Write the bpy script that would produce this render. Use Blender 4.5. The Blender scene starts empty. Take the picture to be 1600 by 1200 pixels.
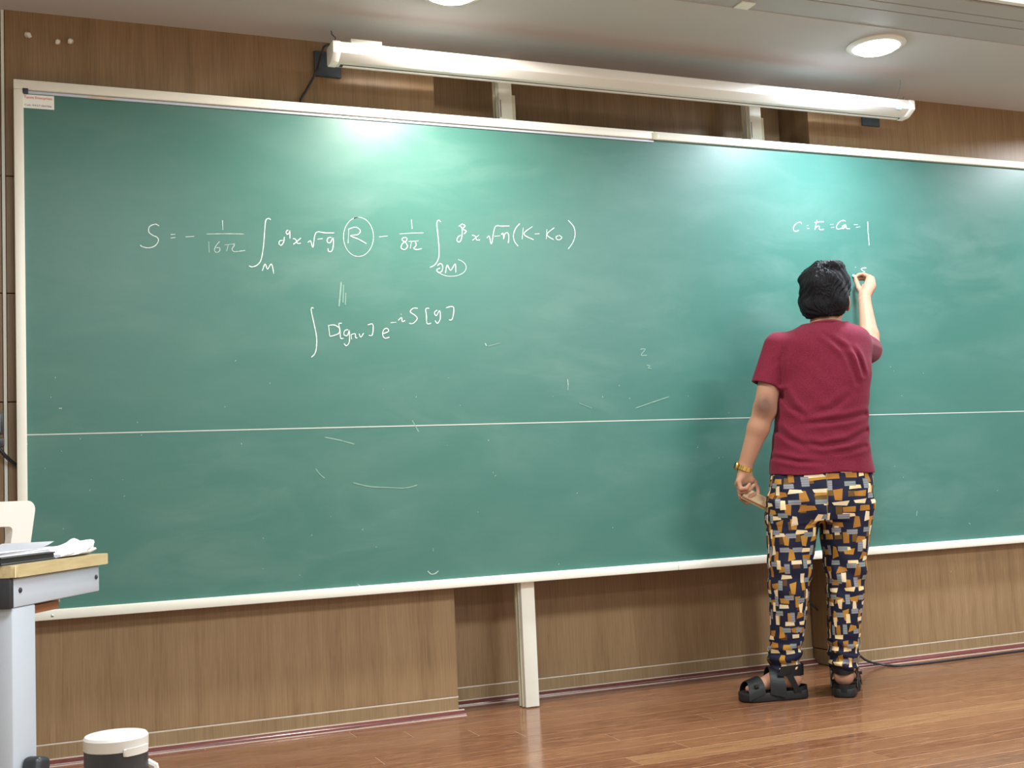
import bpy, bmesh, math, random
import numpy as np
from mathutils import Vector, Matrix
random.seed(4)
S = bpy.context.scene
COL = S.collection

# ---------------------------------------------------------------- camera
YAW, PITCH, ROLL, FPX = .393043260, .0837943775, -.0447076976, 1848.58575
CAM = np.array([0.0, -4.19427824, .853567898])
_w = np.array([math.sin(YAW)*math.cos(PITCH), math.cos(YAW)*math.cos(PITCH), math.sin(PITCH)])
_r = np.cross(_w, [0, 0, 1.0]); _r /= np.linalg.norm(_r); _u = np.cross(_r, _w)
_c, _s = math.cos(ROLL), math.sin(ROLL)
CR, CU, CW = _c*_r+_s*_u, -_s*_r+_c*_u, _w
cam_d = bpy.data.cameras.new('camera'); cam = bpy.data.objects.new('camera', cam_d); COL.objects.link(cam)
cam_d.sensor_width = 36; cam_d.lens = FPX/1600*36; cam_d.clip_start = .05; cam_d.clip_end = 60
cam.matrix_world = Matrix(((CR[0], CU[0], -CW[0], CAM[0]), (CR[1], CU[1], -CW[1], CAM[1]), (CR[2], CU[2], -CW[2], CAM[2]), (0, 0, 0, 1)))
S.camera = cam
# ---------------------------------------------------------------- light and exposure
S.view_settings.view_transform = 'Standard'; S.view_settings.look = 'None'
S.view_settings.gamma = 1; S.view_settings.use_curve_mapping = False
S.view_settings.exposure = 0.68
W = bpy.data.worlds.new('world'); S.world = W; W.use_nodes = True
W.node_tree.nodes['Background'].inputs[0].default_value = (.8, .9, 1, 1)
W.node_tree.nodes['Background'].inputs[1].default_value = .15
DOWN_POWER, PANEL_POWER = 25, 36
LAMPS = [(1.37, -.515, (1, .93, .84), 1.0), (3.18, -.50, (.82, .91, 1), .9), (5.0, -.55, (.9, .95, 1), 1.0)]
PANELS_AND_FILL = [(3.6, -1.25, 1.2, .5, .30), (.5, -3.0, 1.2, .6, 1.25), (3.4, -3.2, 1.2, .6, 2.1), (.6, -5.4, 1.2, .6, 1.0), (3.4, -5.4, 1.2, .6, 1.0)]  # first panel is in view; the others are unseen, added as room fill
CEIL = 2.545
def area_light(name, shape, size, size_y, loc, power, color, spread=math.pi):
    d = bpy.data.lights.new(name, 'AREA'); d.shape = shape; d.size = size
    if size_y: d.size_y = size_y
    d.energy = power; d.color = color; d.spread = spread
    o = bpy.data.objects.new(name, d); o.location = loc; COL.objects.link(o); return o
for x, y, c, k in LAMPS:
    area_light('downlight_beam', 'DISK', .17, None, (x, y, CEIL-.036), DOWN_POWER*k, c, math.radians(165))
for x, y, sx, sy, k in PANELS_AND_FILL:
    area_light('panel_and_fill_beam', 'RECTANGLE', sx-.06, sy-.06, (x, y, CEIL-.03), PANEL_POWER*k, (.90, .975, .98))

# ---------------------------------------------------------------- picking points on true planes
def ray(px, py): return CW+CR*(px-800)/FPX-CU*(py-600)/FPX
def onY(px, py, y): d = ray(px, py); return CAM+(y-CAM[1])/d[1]*d
def onZ(px, py, z): d = ray(px, py); return CAM+(z-CAM[2])/d[2]*d

# ---------------------------------------------------------------- materials
class NT:
    def __init__(s, name):
        s.m = bpy.data.materials.new(name); s.m.use_nodes = True; s.t = s.m.node_tree
        s.b = s.t.nodes['Principled BSDF']
    def n(s, typ, **kw):
        x = s.t.nodes.new(typ)
        for k, v in kw.items(): setattr(x, k, v)
        return x
    def put(s, v, sock):
        if v is None: return
        if isinstance(v, bpy.types.NodeSocket): s.t.links.new(v, sock)
        else: sock.default_value = v
    def math(s, op, a, b=None, c=None):
        x = s.n('ShaderNodeMath', operation=op)
        s.put(a, x.inputs[0]); s.put(b, x.inputs[1]); s.put(c, x.inputs[2]); return x.outputs[0]
    def vm(s, op, a, b=None):
        x = s.n('ShaderNodeVectorMath', operation=op); s.put(a, x.inputs[0]); s.put(b, x.inputs[1]); return x.outputs[0]
    def mix(s, f, a, b, blend='MIX'):
        x = s.n('ShaderNodeMix', data_type='RGBA', blend_type=blend)
        s.put(f, x.inputs[0]); s.put(a if not isinstance(a, tuple) else (*a[:3], 1), x.inputs[6]); s.put(b if not isinstance(b, tuple) else (*b[:3], 1), x.inputs[7]); return x.outputs[2]
    def coord(s, kind='Object'): return s.n('ShaderNodeTexCoord').outputs[kind]
    def mapping(s, v, scale=(1, 1, 1), loc=(0, 0, 0), rot=(0, 0, 0)):
        x = s.n('ShaderNodeMapping'); s.put(v, x.inputs[0]); x.inputs['Scale'].default_value = scale; x.inputs['Location'].default_value = loc; x.inputs['Rotation'].default_value = rot; return x.outputs[0]
    def noise(s, v, scale, detail=3, rough=.55, out='Fac', dist=0):
        x = s.n('ShaderNodeTexNoise'); s.put(v, x.inputs['Vector']); x.inputs['Scale'].default_value = scale
        x.inputs['Detail'].default_value = detail; x.inputs['Roughness'].default_value = rough; x.inputs['Distortion'].default_value = dist
        return x.outputs[out]
    def ramp(s, f, stops):
        x = s.n('ShaderNodeValToRGB'); s.put(f, x.inputs[0]); e = x.color_ramp.elements
        while len(e) < len(stops): e.new(.5)
        for q, (p, c) in zip(e, stops):
            q.position = p; q.color = (*c, 1) if isinstance(c, tuple) else (c, c, c, 1)
        return x.outputs[0]
    def bump(s, h, strength=.3, dist=.01):
        x = s.n('ShaderNodeBump'); s.put(h, x.inputs['Height']); x.inputs['Strength'].default_value = strength; x.inputs['Distance'].default_value = dist
        s.t.links.new(x.outputs[0], s.b.inputs['Normal'])
    def set(s, **kw):
        for k, v in kw.items():
            k = {'base': 'Base Color', 'rough': 'Roughness', 'metal': 'Metallic', 'spec': 'Specular IOR Level', 'coat': 'Coat Weight', 'sheen': 'Sheen Weight', 'sss': 'Subsurface Weight'}.get(k, k)
            if isinstance(v, tuple) and len(v) == 3: v = (*v, 1)
            s.put(v, s.b.inputs[k])
        return s.m
def plain(name, c, rough=.5, metal=0, var=.06, scale=30, spec=.5):
    t = NT(name); f = t.noise(t.coord(), scale, 3)
    a = tuple(x*(1-var) for x in c); b = tuple(min(1, x*(1+var)) for x in c)
    return t.set(base=t.mix(f, a, b), rough=rough, metal=metal, spec=spec)
M = {}
M['cream'] = plain('cream_paint', (.83, .84, .76), .35, var=.03)
M['cream_dark'] = plain('cream_paint_aged', (.62, .60, .45), .4, var=.1)
M['white_plastic'] = plain('white_plastic', (.92, .92, .88), .35, var=.02)
M['white'] = plain('white_enamel', (.82, .83, .80), .3, var=.02)
M['ceiling'] = plain('ceiling_paint', (.54, .55, .56), .75, var=.03, scale=4)
M['ceiling_trim'] = plain('ceiling_trim_paint', (.42, .425, .43), .5, var=.03, scale=4)
M['dark_gap'] = plain('dark_gap', (.03, .03, .03), .8)
M['plaster'] = plain('plaster', (.62, .60, .56), .8, var=.03, scale=3)
M['steel_blue'] = plain('pale_blue_grey_steel', (.43, .475, .54), .35, var=.02)
M['black_plastic'] = plain('black_plastic', (.018, .020, .026), .4, var=.2)
M['black_rubber'] = plain('black_rubber', (.006, .007, .009), .6, var=.25, scale=90)
M['leather'] = plain('black_leather', (.007, .008, .010), .45, var=.35, scale=120, spec=.35)
M['slate'] = plain('dark_slate_plate', (.035, .055, .075), .5, var=.2)
M['chrome'] = plain('dull_metal', (.55, .56, .58), .3, metal=1)
M['gold'] = plain('gold_metal', (.70, .50, .16), .28, metal=1)
M['alu'] = plain('aluminium_strip', (.55, .62, .72), .3, metal=.3)
M['paper'] = plain('paper', (.82, .84, .90), .7, var=.05, scale=18)
M['seam'] = plain('pale_seam', (.50, .55, .52), .7)
M['cap_plastic'] = plain('greyish_white_plastic', (.53, .505, .485), .4, var=.03)
M['eye_white'] = plain('eye_white', (.80, .78, .75), .2)
M['lips'] = plain('lips', (.32, .12, .10), .4)
M['chalkstick'] = plain('chalk_stick', (.9, .9, .9), .9)
M['red_ink'] = plain('red_ink', (.70, .05, .06), .6)
M['grey_ink'] = plain('grey_ink', (.25, .27, .33), .6)
M['sticker'] = plain('sticker_paper', (.86, .90, .86), .5, var=.03)
M['green_sticker'] = plain('green_sticker', (.35, .80, .66), .4)
M['caulk_and_glint'] = plain('pale_caulk_and_glint', (.60, .52, .45), .6, var=.2)
M['lino_red'] = plain('red_brown_skirting', (.125, .038, .034), .22, var=.3, scale=25)
M['plank_joint_glint'] = plain('floor_joint_glint', (.46, .29, .19), .5)  # pale tone puts the highlights along plank joints into the colour
def emit(name, c, s):
    t = NT(name); t.set(base=(.8, .8, .8)); t.put((*c, 1), t.b.inputs['Emission Color']); t.b.inputs['Emission Strength'].default_value = s; return t.m
M['lamp_warm'] = emit('lamp_warm', (1, .95, .88), 14); M['lamp_cool'] = emit('lamp_cool', (.86, .93, 1), 14)
M['panel_glow'] = emit('panel_diffuser', (.92, .97, 1), 1.0)

def veneer(name, a, b, c):
    t = NT(name); co = t.coord()
    oi = t.n('ShaderNodeObjectInfo').outputs['Random']
    off = t.n('ShaderNodeCombineXYZ'); t.put(t.math('MULTIPLY', oi, 40), off.inputs[0])
    v = t.vm('ADD', co, off.outputs[0])
    f1 = t.noise(t.mapping(v, (90, 90, 3)), 2.2, 5, .65)
    f2 = t.noise(t.mapping(v, (14, 14, .8)), 1.6, 3, .5, dist=.4)
    f = t.math('ADD', t.math('MULTIPLY', f1, .6), t.math('MULTIPLY', f2, .4))
    base = t.ramp(f, [(.34, a), (.5, b), (.66, c)])
    base = t.mix(t.math('MULTIPLY', oi, .25), base, (a[0]*1.05, a[1], a[2]))
    base = t.mix(1.0, base, (.88, .88, .88), 'MULTIPLY')
    t.bump(f1, .05, .002)
    return t.set(base=base, rough=.42, spec=.4)
M['veneer'] = veneer('brown_veneer', (.225, .138, .068), (.305, .196, .101), (.37, .247, .133))
M['veneer_pale'] = veneer('plinth_veneer', (.235, .155, .080), (.31, .214, .116), (.365, .26, .147))

def plank_mat():
    t = NT('floor_plank_wood'); co = t.coord()
    oi = t.n('ShaderNodeObjectInfo').outputs['Random']
    off = t.n('ShaderNodeCombineXYZ'); t.put(t.math('MULTIPLY', oi, 57), off.inputs[0]); t.put(t.math('MULTIPLY', oi, 31), off.inputs[1])
    v = t.vm('ADD', co, off.outputs[0])
    f1 = t.noise(t.mapping(v, (5, 90, 90)), 2.6, 5, .7, dist=.3)
    f2 = t.noise(t.mapping(v, (2.4, 22, 22)), 3, 5, .65, dist=1.0)
    f = t.math('ADD', t.math('MULTIPLY', f1, .5), t.math('MULTIPLY', f2, .5))
    base = t.ramp(f, [(.36, (.075, .028, .016)), (.47, (.175, .070, .036)), (.54, (.245, .108, .054)), (.66, (.36, .175, .088))])
    base = t.mix(t.math('MULTIPLY', t.math('POWER', oi, 2.0), .45), base, (.33, .165, .080))
    base = t.mix(1.0, base, (.86, .86, .86), 'MULTIPLY')
    t.bump(f1, .015, .002)
    return t.set(base=base, rough=t.math('ADD', .09, t.math('MULTIPLY', f2, .12)), spec=.5)
M['plank'] = plank_mat()
def plank_light():
    t = NT('floor_plank_honey'); co = t.coord()
    f = t.noise(t.mapping(co, (2, 40, 40)), 2.6, 5, .6, dist=.5)
    base = t.ramp(f, [(.3, (.17, .080, .040)), (.5, (.255, .128, .060)), (.7, (.32, .175, .086))])
    return t.set(base=base, rough=.2)
M['plank_honey'] = plank_light()

def board_mat():
    t = NT('green_chalkboard'); co = t.coord()
    big = t.noise(t.mapping(co, (1, 1, 1.4)), 1.5, 3, .5, dist=.2)
    sw = t.noise(t.mapping(co, (.9, 1, 2.6), rot=(0, .45, 0)), 2.6, 6, .62, dist=.5)
    fine = t.noise(t.mapping(co, (20, 20, 20)), 9, 4, .7)
    dust = t.math('MULTIPLY', t.ramp(sw, [(.42, 0.0), (.80, 1.0)]), t.ramp(big, [(.35, .2), (.65, 1.0)]))
    base = t.mix(t.math('MULTIPLY', fine, .5), (.045, .152, .127), (.057, .182, .154))
    base = t.mix(t.math('MULTIPLY', dust, .22), base, (.28, .39, .365))
    t.bump(fine, .06, .002)
    return t.set(base=base, rough=t.math('ADD', .37, t.math('MULTIPLY', dust, .1)), spec=.45)
M['board'] = board_mat()
def chalk_mat(name, alpha):
    t = NT(name); f = t.noise(t.coord(), 260, 3, .7)
    return t.set(base=t.mix(t.ramp(f, [(.35, 0.0), (.6, 1.0)]), tuple(alpha*x+(1-alpha)*y for x, y in zip((.80, .86, .84), (.07, .22, .17))), tuple(min(1, alpha*x*1.1+(1-alpha)*y) for x, y in zip((.85, .90, .88), (.07, .22, .17)))), rough=.95, spec=.1)
M['chalk'] = chalk_mat('chalk_line', .66); M['chalk_mid'] = chalk_mat('chalk_line_thin', .42); M['chalk_faint'] = chalk_mat('chalk_ghost', .17)

def skin_mat():
    t = NT('skin'); co = t.coord()
    f = t.noise(co, 9, 3); g = t.noise(co, 160, 2)
    base = t.mix(f, (.33, .172, .110), (.42, .235, .158))
    base = t.mix(t.math('MULTIPLY', g, .25), base, (.33, .165, .105))
    # darker elbow skin
    d = t.n('ShaderNodeVectorMath', operation='DISTANCE'); t.put(co, d.inputs[0]); d.inputs[1].default_value = ELBOW
    m = t.ramp(d.outputs['Value'], [(.020, .95), (.056, 0.0)])
    base = t.mix(m, base, (.13, .065, .045))
    return t.set(base=base, rough=.55, sss=.06, spec=.22)
def shirt_mat():
    t = NT('burgundy_jersey'); co = t.coord()
    f = t.noise(co, 420, 2, .8); g = t.noise(co, 5, 2)
    base = t.mix(t.ramp(f, [(.38, 0.0), (.62, 1.0)]), (.100, .007, .021), (.195, .018, .043))
    base = t.mix(t.math('MULTIPLY', g, .3), base, (.16, .015, .036))
    t.bump(f, .1, .002)
    return t.set(base=base, rough=.85, sheen=.06, spec=.15)
def hair_mat():
    t = NT('black_hair'); co = t.coord()
    f = t.noise(t.mapping(co, (160, 160, 22), rot=(0, .35, 0)), 1, 4, .7, dist=.4)
    t.bump(f, .6, .005)
    return t.set(base=t.mix(f, (.003, .003, .005), (.009, .009, .013)), rough=.48, spec=.15)
def trouser_mat():
    t = NT('patterned_cotton')
    at = t.n('ShaderNodeAttribute', attribute_name='cloth_uv').outputs['Vector']
    fine = t.noise(at, 700, 2)
    base = t.mix(fine, (.007, .009, .025), (.015, .017, .040))
    def layer(base, cell, seed, cols, dens, wlo, whi, hlo, hhi, skew, hatch=0):
        p = t.vm('ADD', t.vm('DIVIDE', at, (*cell, 1)), (seed*3.17, seed*5.31, 0))
        s1 = t.n('ShaderNodeSeparateXYZ'); t.put(p, s1.inputs[0])
        row = t.math('FLOOR', s1.outputs[1])
        px = t.math('ADD', s1.outputs[0], t.math('MULTIPLY', row, .37)); colm = t.math('FLOOR', px)
        cid = t.n('ShaderNodeCombineXYZ'); t.put(colm, cid.inputs[0]); t.put(row, cid.inputs[1]); cid.inputs[2].default_value = seed
        wn = t.n('ShaderNodeTexWhiteNoise', noise_dimensions='3D'); t.put(cid.outputs[0], wn.inputs[0])
        r = t.n('ShaderNodeSeparateXYZ'); t.put(wn.outputs['Color'], r.inputs[0]); r0, r1, r2 = r.outputs; r3 = wn.outputs['Value']
        lx = t.math('ADD', t.math('SUBTRACT', t.math('FRACT', px), .5), t.math('MULTIPLY', t.math('SUBTRACT', r0, .5), .34))
        ly = t.math('ADD', t.math('SUBTRACT', t.math('FRACT', s1.outputs[1]), .5), t.math('MULTIPLY', t.math('SUBTRACT', r1, .5), .30))
        tall = t.math('GREATER_THAN', t.math('FRACT', t.math('MULTIPLY', r2, 7.3)), .5)
        def sel(a, b): return t.math('ADD', a, t.math('MULTIPLY', tall, b-a))
        hw = sel(whi, wlo); hh = sel(hlo, hhi)
        kx = t.math('MULTIPLY', t.math('SUBTRACT', r2, .5), skew)
        hw2 = t.math('MULTIPLY', hw, t.math('ADD', 1, t.math('MULTIPLY', kx, t.math('MULTIPLY', ly, 2))))
        hh2 = t.math('MULTIPLY', hh, t.math('ADD', 1, t.math('MULTIPLY', t.math('MULTIPLY', kx, lx), 1.6)))
        m = t.math('MULTIPLY', t.math('LESS_THAN', t.math('ABSOLUTE', lx), hw2), t.math('LESS_THAN', t.math('ABSOLUTE', ly), hh2))
        m = t.math('MULTIPLY', m, t.math('LESS_THAN', r3, dens))
        c = t.mix(t.math('GREATER_THAN', t.math('FRACT', t.math('MULTIPLY', r3, 17)), .55), cols[0], cols[1])
        if hatch:
            hl = t.math('GREATER_THAN', t.math('FRACT', t.math('MULTIPLY', ly, 7)), .72)
            c = t.mix(t.math('MULTIPLY', hl, .45), c, (.05, .055, .08))
        return t.mix(m, base, c)
    base = layer(base, (.060, .052), 1.3, [(.125, .070, .020), (.090, .042, .020)], .55, .13, .21, .20, .30, .4)
    base = layer(base, (.054, .057), 5.1, [(.39, .195, .034), (.32, .145, .028)], .92, .18, .32, .175, .36, 1.5)
    base = layer(base, (.060, .055), 8.9, [(.74, .58, .33), (.66, .55, .37)], .82, .14, .31, .13, .31, 1.2)
    base = layer(base, (.055, .061), 2.7, [(.235, .245, .275), (.20, .235, .235)], .78, .16, .30, .145, .30, .1, 1)
    return t.set(base=base, rough=.8, spec=.2)

# ---------------------------------------------------------------- mesh helpers
class MB:
    def __init__(s): s.bm = bmesh.new()
    def box(s, lo, hi, bev=0, seg=2, rot=None, org=None):
        lo, hi = np.minimum(lo, hi), np.maximum(lo, hi)
        r = bmesh.ops.create_cube(s.bm, size=1); vs = r['verts']
        for v in vs:
            v.co = Vector([(lo[i]+hi[i])/2+v.co[i]*(hi[i]-lo[i]) for i in range(3)])
        if bev > 0:
            es = list({e for v in vs for e in v.link_edges})
            r2 = bmesh.ops.bevel(s.bm, geom=es, offset=bev, segments=seg, profile=.5, affect='EDGES')
            vs = list({v for f in r2['faces'] for v in f.verts} | {v for v in vs if v.is_valid})
        if rot is not None:
            o = Vector(org if org is not None else (0, 0, 0))
            for v in vs: v.co = rot @ (v.co-o)+o
        return s
    def tube(s, pts, r, seg=8, cap=True, closed=False):
        pts = [Vector(p) for p in pts]; n = len(pts); rr = r if hasattr(r, '__len__') else [r]*n
        rings = []; prev = None
        for i, p in enumerate(pts):
            a = pts[(i-1) % n] if (i or closed) else p; b = pts[(i+1) % n] if (i < n-1 or closed) else p
            d = (b-a).normalized()
            if prev is None:
                up = Vector((0, 0, 1)) if abs(d.z) < .9 else Vector((1, 0, 0)); x = d.cross(up).normalized()
            else: x = (prev-d*prev.dot(d)).normalized()
            prev = x; y = d.cross(x)
            rings.append([s.bm.verts.new(p+(x*math.cos(2*math.pi*k/seg)+y*math.sin(2*math.pi*k/seg))*rr[i]) for k in range(seg)])
        for i in range(n-(0 if closed else 1)):
            A, B = rings[i], rings[(i+1) % n]
            for k in range(seg): s.bm.faces.new((A[k], A[(k+1) % seg], B[(k+1) % seg], B[k]))
        if cap and not closed:
            s.bm.faces.new(rings[0]); s.bm.faces.new(rings[-1][::-1])
        return s
    def lathe(s, prof, center=(0, 0, 0), seg=32, rot=None):
        rings = []
        for r, z in prof:
            rings.append([s.bm.verts.new((max(r, 1e-4)*math.cos(2*math.pi*k/seg), max(r, 1e-4)*math.sin(2*math.pi*k/seg), z)) for k in range(seg)])
        for A, B in zip(rings, rings[1:]):
            for k in range(seg): s.bm.faces.new((A[k], A[(k+1) % seg], B[(k+1) % seg], B[k]))
        s.bm.faces.new(rings[0][::-1]); s.bm.faces.new(rings[-1])
        for R in rings:
            for v in R:
                if rot is not None: v.co = rot @ v.co
                v.co += Vector(center)
        return s
    def prism(s, poly, axis, a, b, bev=0):
        """poly: 2-D outline in the two other axes, extruded along axis from a to b"""
        def mk(p, t):
            q = list(p); q.insert(axis, t); return s.bm.verts.new(q)
        A = [mk(p, a) for p in poly]; B = [mk(p, b) for p in poly]; n = len(poly)
        fs = [s.bm.faces.new(A), s.bm.faces.new(B[::-1])]
        for k in range(n): fs.append(s.bm.faces.new((A[k], B[k], B[(k+1) % n], A[(k+1) % n])))
        if bev:
            es = list({e for f in fs for e in f.edges}); bmesh.ops.bevel(s.bm, geom=es, offset=bev, segments=2, profile=.5, affect='EDGES')
        return s
    def grid(s, fn, nu, nv, thick=0):
        V = [[s.bm.verts.new(fn(i/nu, j/nv)) for j in range(nv+1)] for i in range(nu+1)]
        fs = [s.bm.faces.new((V[i][j], V[i+1][j], V[i+1][j+1], V[i][j+1])) for i in range(nu) for j in range(nv)]
        if thick: bmesh.ops.solidify(s.bm, geom=fs, thickness=thick)
        return s
    def raw(s, vs, fs):
        V = [s.bm.verts.new(v) for v in vs]
        for f in fs: s.bm.faces.new([V[i] for i in f])
        return s

def root_of(o):
    while o.parent: o = o.parent
    return o
def obj(name, mb, m, parent=None, local=False, smooth=True, angle=35):
    me = bpy.data.meshes.new(name); bmesh.ops.recalc_face_normals(mb.bm, faces=mb.bm.faces); mb.bm.to_mesh(me); mb.bm.free()
    return link(name, me, m, parent, local, smooth, angle)
def link(name, me, m, parent=None, local=False, smooth=True, angle=35):
    o = bpy.data.objects.new(name, me); COL.objects.link(o); me.materials.append(m)
    if parent is not None:
        if not local: me.transform(root_of(parent).matrix_basis.inverted())
        o.parent = parent
    if smooth:
        for p in me.polygons: p.use_smooth = True
        try: me.set_sharp_from_angle(angle=math.radians(angle))
        except Exception: pass
    return o
def thing(name, label, cat, loc=(0, 0, 0), rotz=0, group=None):
    o = bpy.data.objects.new(name, None); COL.objects.link(o); o.empty_display_size = .1
    o.matrix_basis = Matrix.Translation(Vector(loc)) @ Matrix.Rotation(rotz, 4, 'Z')
    return tag(o, label, cat, group)
def tag(o, label, cat, group=None):
    o['label'] = label; o['category'] = cat
    if group: o['group'] = group
    return o
def struct(name, mb, m, smooth=False):
    o = obj(name, mb, m, None, smooth=smooth); o['kind'] = 'structure'; return o

# ================================================================ room shell
X0, X1, Y0, Y1 = -1.9, 6.6, -7.0, .27
PL, PR = .07, .04           # fronts of the veneered panels left and right of the recess
XL, XR = 1.495, 3.235       # recess between them
floor = struct('floor', MB().box((X0, Y0, -.12), (X1, Y1+.1, -.0008)), M['plank_joint_glint'])
rows = {0: 1.70, 1: 1.93, 2: 2.149, 3: 1.797, 4: 2.221, 5: 2.75, 6: 1.43, 7: 1.23, 8: 2.249, 9: 1.75, 10: 2.65, 11: 1.2, -1: 2.51, -2: 1.95, -3: 2.35, -4: 1.6}
PW, PLN = .1115, 1.19
pm = MB().box((.0016, .0024, -.015), (PLN-.0016, PW-.0024, 0))
plank_me = None; honey_me = None
for k in range(-9, 12):
    j = rows.get(k, 1.2+(k*.737) % 1.1); y = -.985+PW*k
    if y+PW > Y1+.02: continue
    n0 = math.floor((-.6-j)/PLN)
    for q in range(n0, n0+6):
        x = j+q*PLN
        if x > 5.2 or x+PLN < -.5: continue
        if plank_me is None:
            o = obj('plank', pm, M['plank'], floor, local=True, smooth=False); plank_me = o.data
            honey_me = o.data.copy(); honey_me.materials.clear(); honey_me.materials.append(M['plank_honey'])
        else:
            o = bpy.data.objects.new('plank', honey_me if (k == 0 and x > 1.5) else plank_me); COL.objects.link(o); o.parent = floor
        o.location = (x, y, 0)
# walls
wf = struct('wall_front', MB().box((X0, Y1-.01, 0), (X1, Y1+.12, CEIL+.1)), M['plaster'])
struct('wall_left', MB().box((X0-.12, Y0, 0), (X0, Y1, CEIL+.1)), M['plaster'])
struct('wall_right', MB().box((X1, Y0, 0), (X1+.12, Y1, CEIL+.1)), M['plaster'])
struct('wall_back', MB().box((X0, Y0-.12, 0), (X1, Y0, CEIL+.1)), M['plaster'])
ZR = [.069, .83, 1.198, 1.564, 1.965, CEIL+.01]
def panels(xs, y, back):
    """veneer boards with open joints, stacked over a low plinth board"""
    for xa, xb in zip(xs, xs[1:]):
        obj('plinth_board', MB().box((xa+.001, y, .002), (xb-.001, back, .066), .0012, 1), M['veneer_pale'], wf, smooth=False)
        for za, zb in zip(ZR, ZR[1:]):
            obj('wall_panel', MB().box((xa+.001, y, za+.0015), (xb-.001, back, zb-.0015), .0012, 1), M['veneer'], wf, smooth=False)
    obj('joint_glint_strip', MB().box((xs[0], y+.0006, .0655), (xs[-1], y+.01, .0702)), M['caulk_and_glint'], wf, smooth=False)  # pale strip put in as the light caught on the bevelled joint edge
panels([X0, -.062], PL, Y1-.012)
panels([-.050, XL], PL, Y1-.012)
panels([XL+.004, XR-.004], .248, Y1-.011)
panels([XR, X1-.01], PR, Y1-.012)
obj('corner_strip', MB().box((-.061, PL+.004, 0), (-.051, PL+.05, CEIL)), M['cream'], wf, smooth=False)
# red-brown skirting, quarter round with pale edges
def skirting(name, x0, x1, y):
    n = 6; r = .024
    pr = [(y, 0.0)]+[(y-r*math.cos(a), r*.75*math.sin(a)) for a in [math.pi/2*i/n for i in range(n+1)]]
    b = struct(name, MB().prism(pr, 0, x0, x1), M['lino_red'], smooth=True)
    obj('caulk_line', MB().box((x0, y-.004, .0165), (x1, y+.0005, .0205)), M['caulk_and_glint'], b, smooth=False)
    obj('floor_seal', MB().box((x0, y-r-.003, 0), (x1, y-r+.001, .0022)), M['caulk_and_glint'], b, smooth=False)
skirting('baseboard_left', X0, XL+.02, PL); skirting('baseboard_front', XL, XR, .248); skirting('baseboard_right', XR-.02, X1, PR)
# ceiling
ce = struct('ceiling', MB().box((X0, -.655, CEIL), (X1, Y1+.1, CEIL+.1)), M['ceiling'])
obj('main_ceiling', MB().box((X0, Y0, CEIL+.012), (X1, -.656, CEIL+.1)), M['ceiling'], ce, smooth=False)
for i, (ya, yb) in enumerate([(-.655, -.786), (-.792, -.850), (-.856, -.95)]):
    obj('ceiling_strip', MB().box((X0, yb, CEIL+.003), (X1, ya-.001, CEIL+.02), .001, 1), M['ceiling_trim'], ce, smooth=False)
obj('ceiling_gap', MB().box((X0, -.95, CEIL+.0105), (X1, -.66, CEIL+.0125)), M['dark_gap'], ce, smooth=False)
obj('cover_plate', MB().box((2.405, -.715, CEIL-.003), (2.465, -.66, CEIL+.003), .001, 1), M['cream'], ce, smooth=False)

for i, (x, y, c, k) in enumerate(LAMPS[:2]):
    t = thing('downlight', ['round warm white ceiling downlight above the left half of the chalkboard', 'round cool white ceiling downlight glaring above the writing person'][i], 'light', (x, y, CEIL))
    obj('trim_ring', MB().lathe([(.088, 0), (.115, 0), (.117, -.006), (.110, -.012), (.092, -.014), (.088, -.006)], (x, y, CEIL), 40), M['white'], t)
    obj('diffuser', MB().lathe([(0, -.006), (.088, -.006), (.088, -.012), (.074, -.024), (.045, -.031), (0, -.034)], (x, y, CEIL), 40), M['lamp_warm' if i == 0 else 'lamp_cool'], t)  # dome deepened so its shape stands in for the lamp's glow
x, y, sx, sy, k = PANELS_AND_FILL[0]
t = thing('ceiling_panel_light', 'bright rectangular ceiling light panel behind the ceiling grooves at upper right', 'light', (x, y, CEIL))
for lo, hi in [((-sx/2, -sy/2), (sx/2, -sy/2+.02)), ((-sx/2, sy/2-.02), (sx/2, sy/2)), ((-sx/2, -sy/2+.02), (-sx/2+.02, sy/2-.02)), ((sx/2-.02, -sy/2+.02), (sx/2, sy/2-.02))]:
    obj('frame_bar', MB().box((x+lo[0], y+lo[1], CEIL-.012), (x+hi[0], y+hi[1], CEIL+.012)), M['white'], t, smooth=False)
obj('diffuser', MB().box((x-sx/2+.02, y-sy/2+.02, CEIL-.008), (x+sx/2-.02, y+sy/2-.02, CEIL+.012)), M['panel_glow'], t, smooth=False)

# ================================================================ chalkboard
BX0, BX1, BZ0, BZ1, BZM = -.022, 4.86, .4775, 2.2785, 1.0835
SURF = .006
bd = thing('chalkboard', 'long green wall chalkboard in a cream frame, written on with chalk formulas', 'chalkboard', (2.42, .03, BZ0))
fw = .033
obj('upper_panel', MB().box((BX0+.02, SURF, BZM+.0022), (BX1-.02, .024, BZ1-.02)), M['board'], bd, smooth=False)
obj('lower_panel', MB().box((BX0+.02, SURF, BZ0+.02), (BX1-.02, .024, BZM-.0022)), M['board'], bd, smooth=False)
obj('seam_strip', MB().box((BX0+.02, SURF-.0006, BZM-.0020), (BX1-.02, .022, BZM+.0020)), M['seam'], bd, smooth=False)
obj('backing_board', MB().box((BX0+.004, .024, BZ0+.004), (BX1-.004, .030, BZ1-.004)), M['cream_dark'], bd, smooth=False)
JX = 2.424
for xa, xb in ((BX0, JX-.0008), (JX+.0008, BX1)):
    obj('frame_rail', MB().box((xa, -.008, BZ1-fw), (xb, .029, BZ1), .003), M['cream'], bd)
    obj('frame_rail', MB().box((xa, -.008, BZ0), (xb, .029, BZ0+fw), .003), M['cream'], bd)
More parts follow.
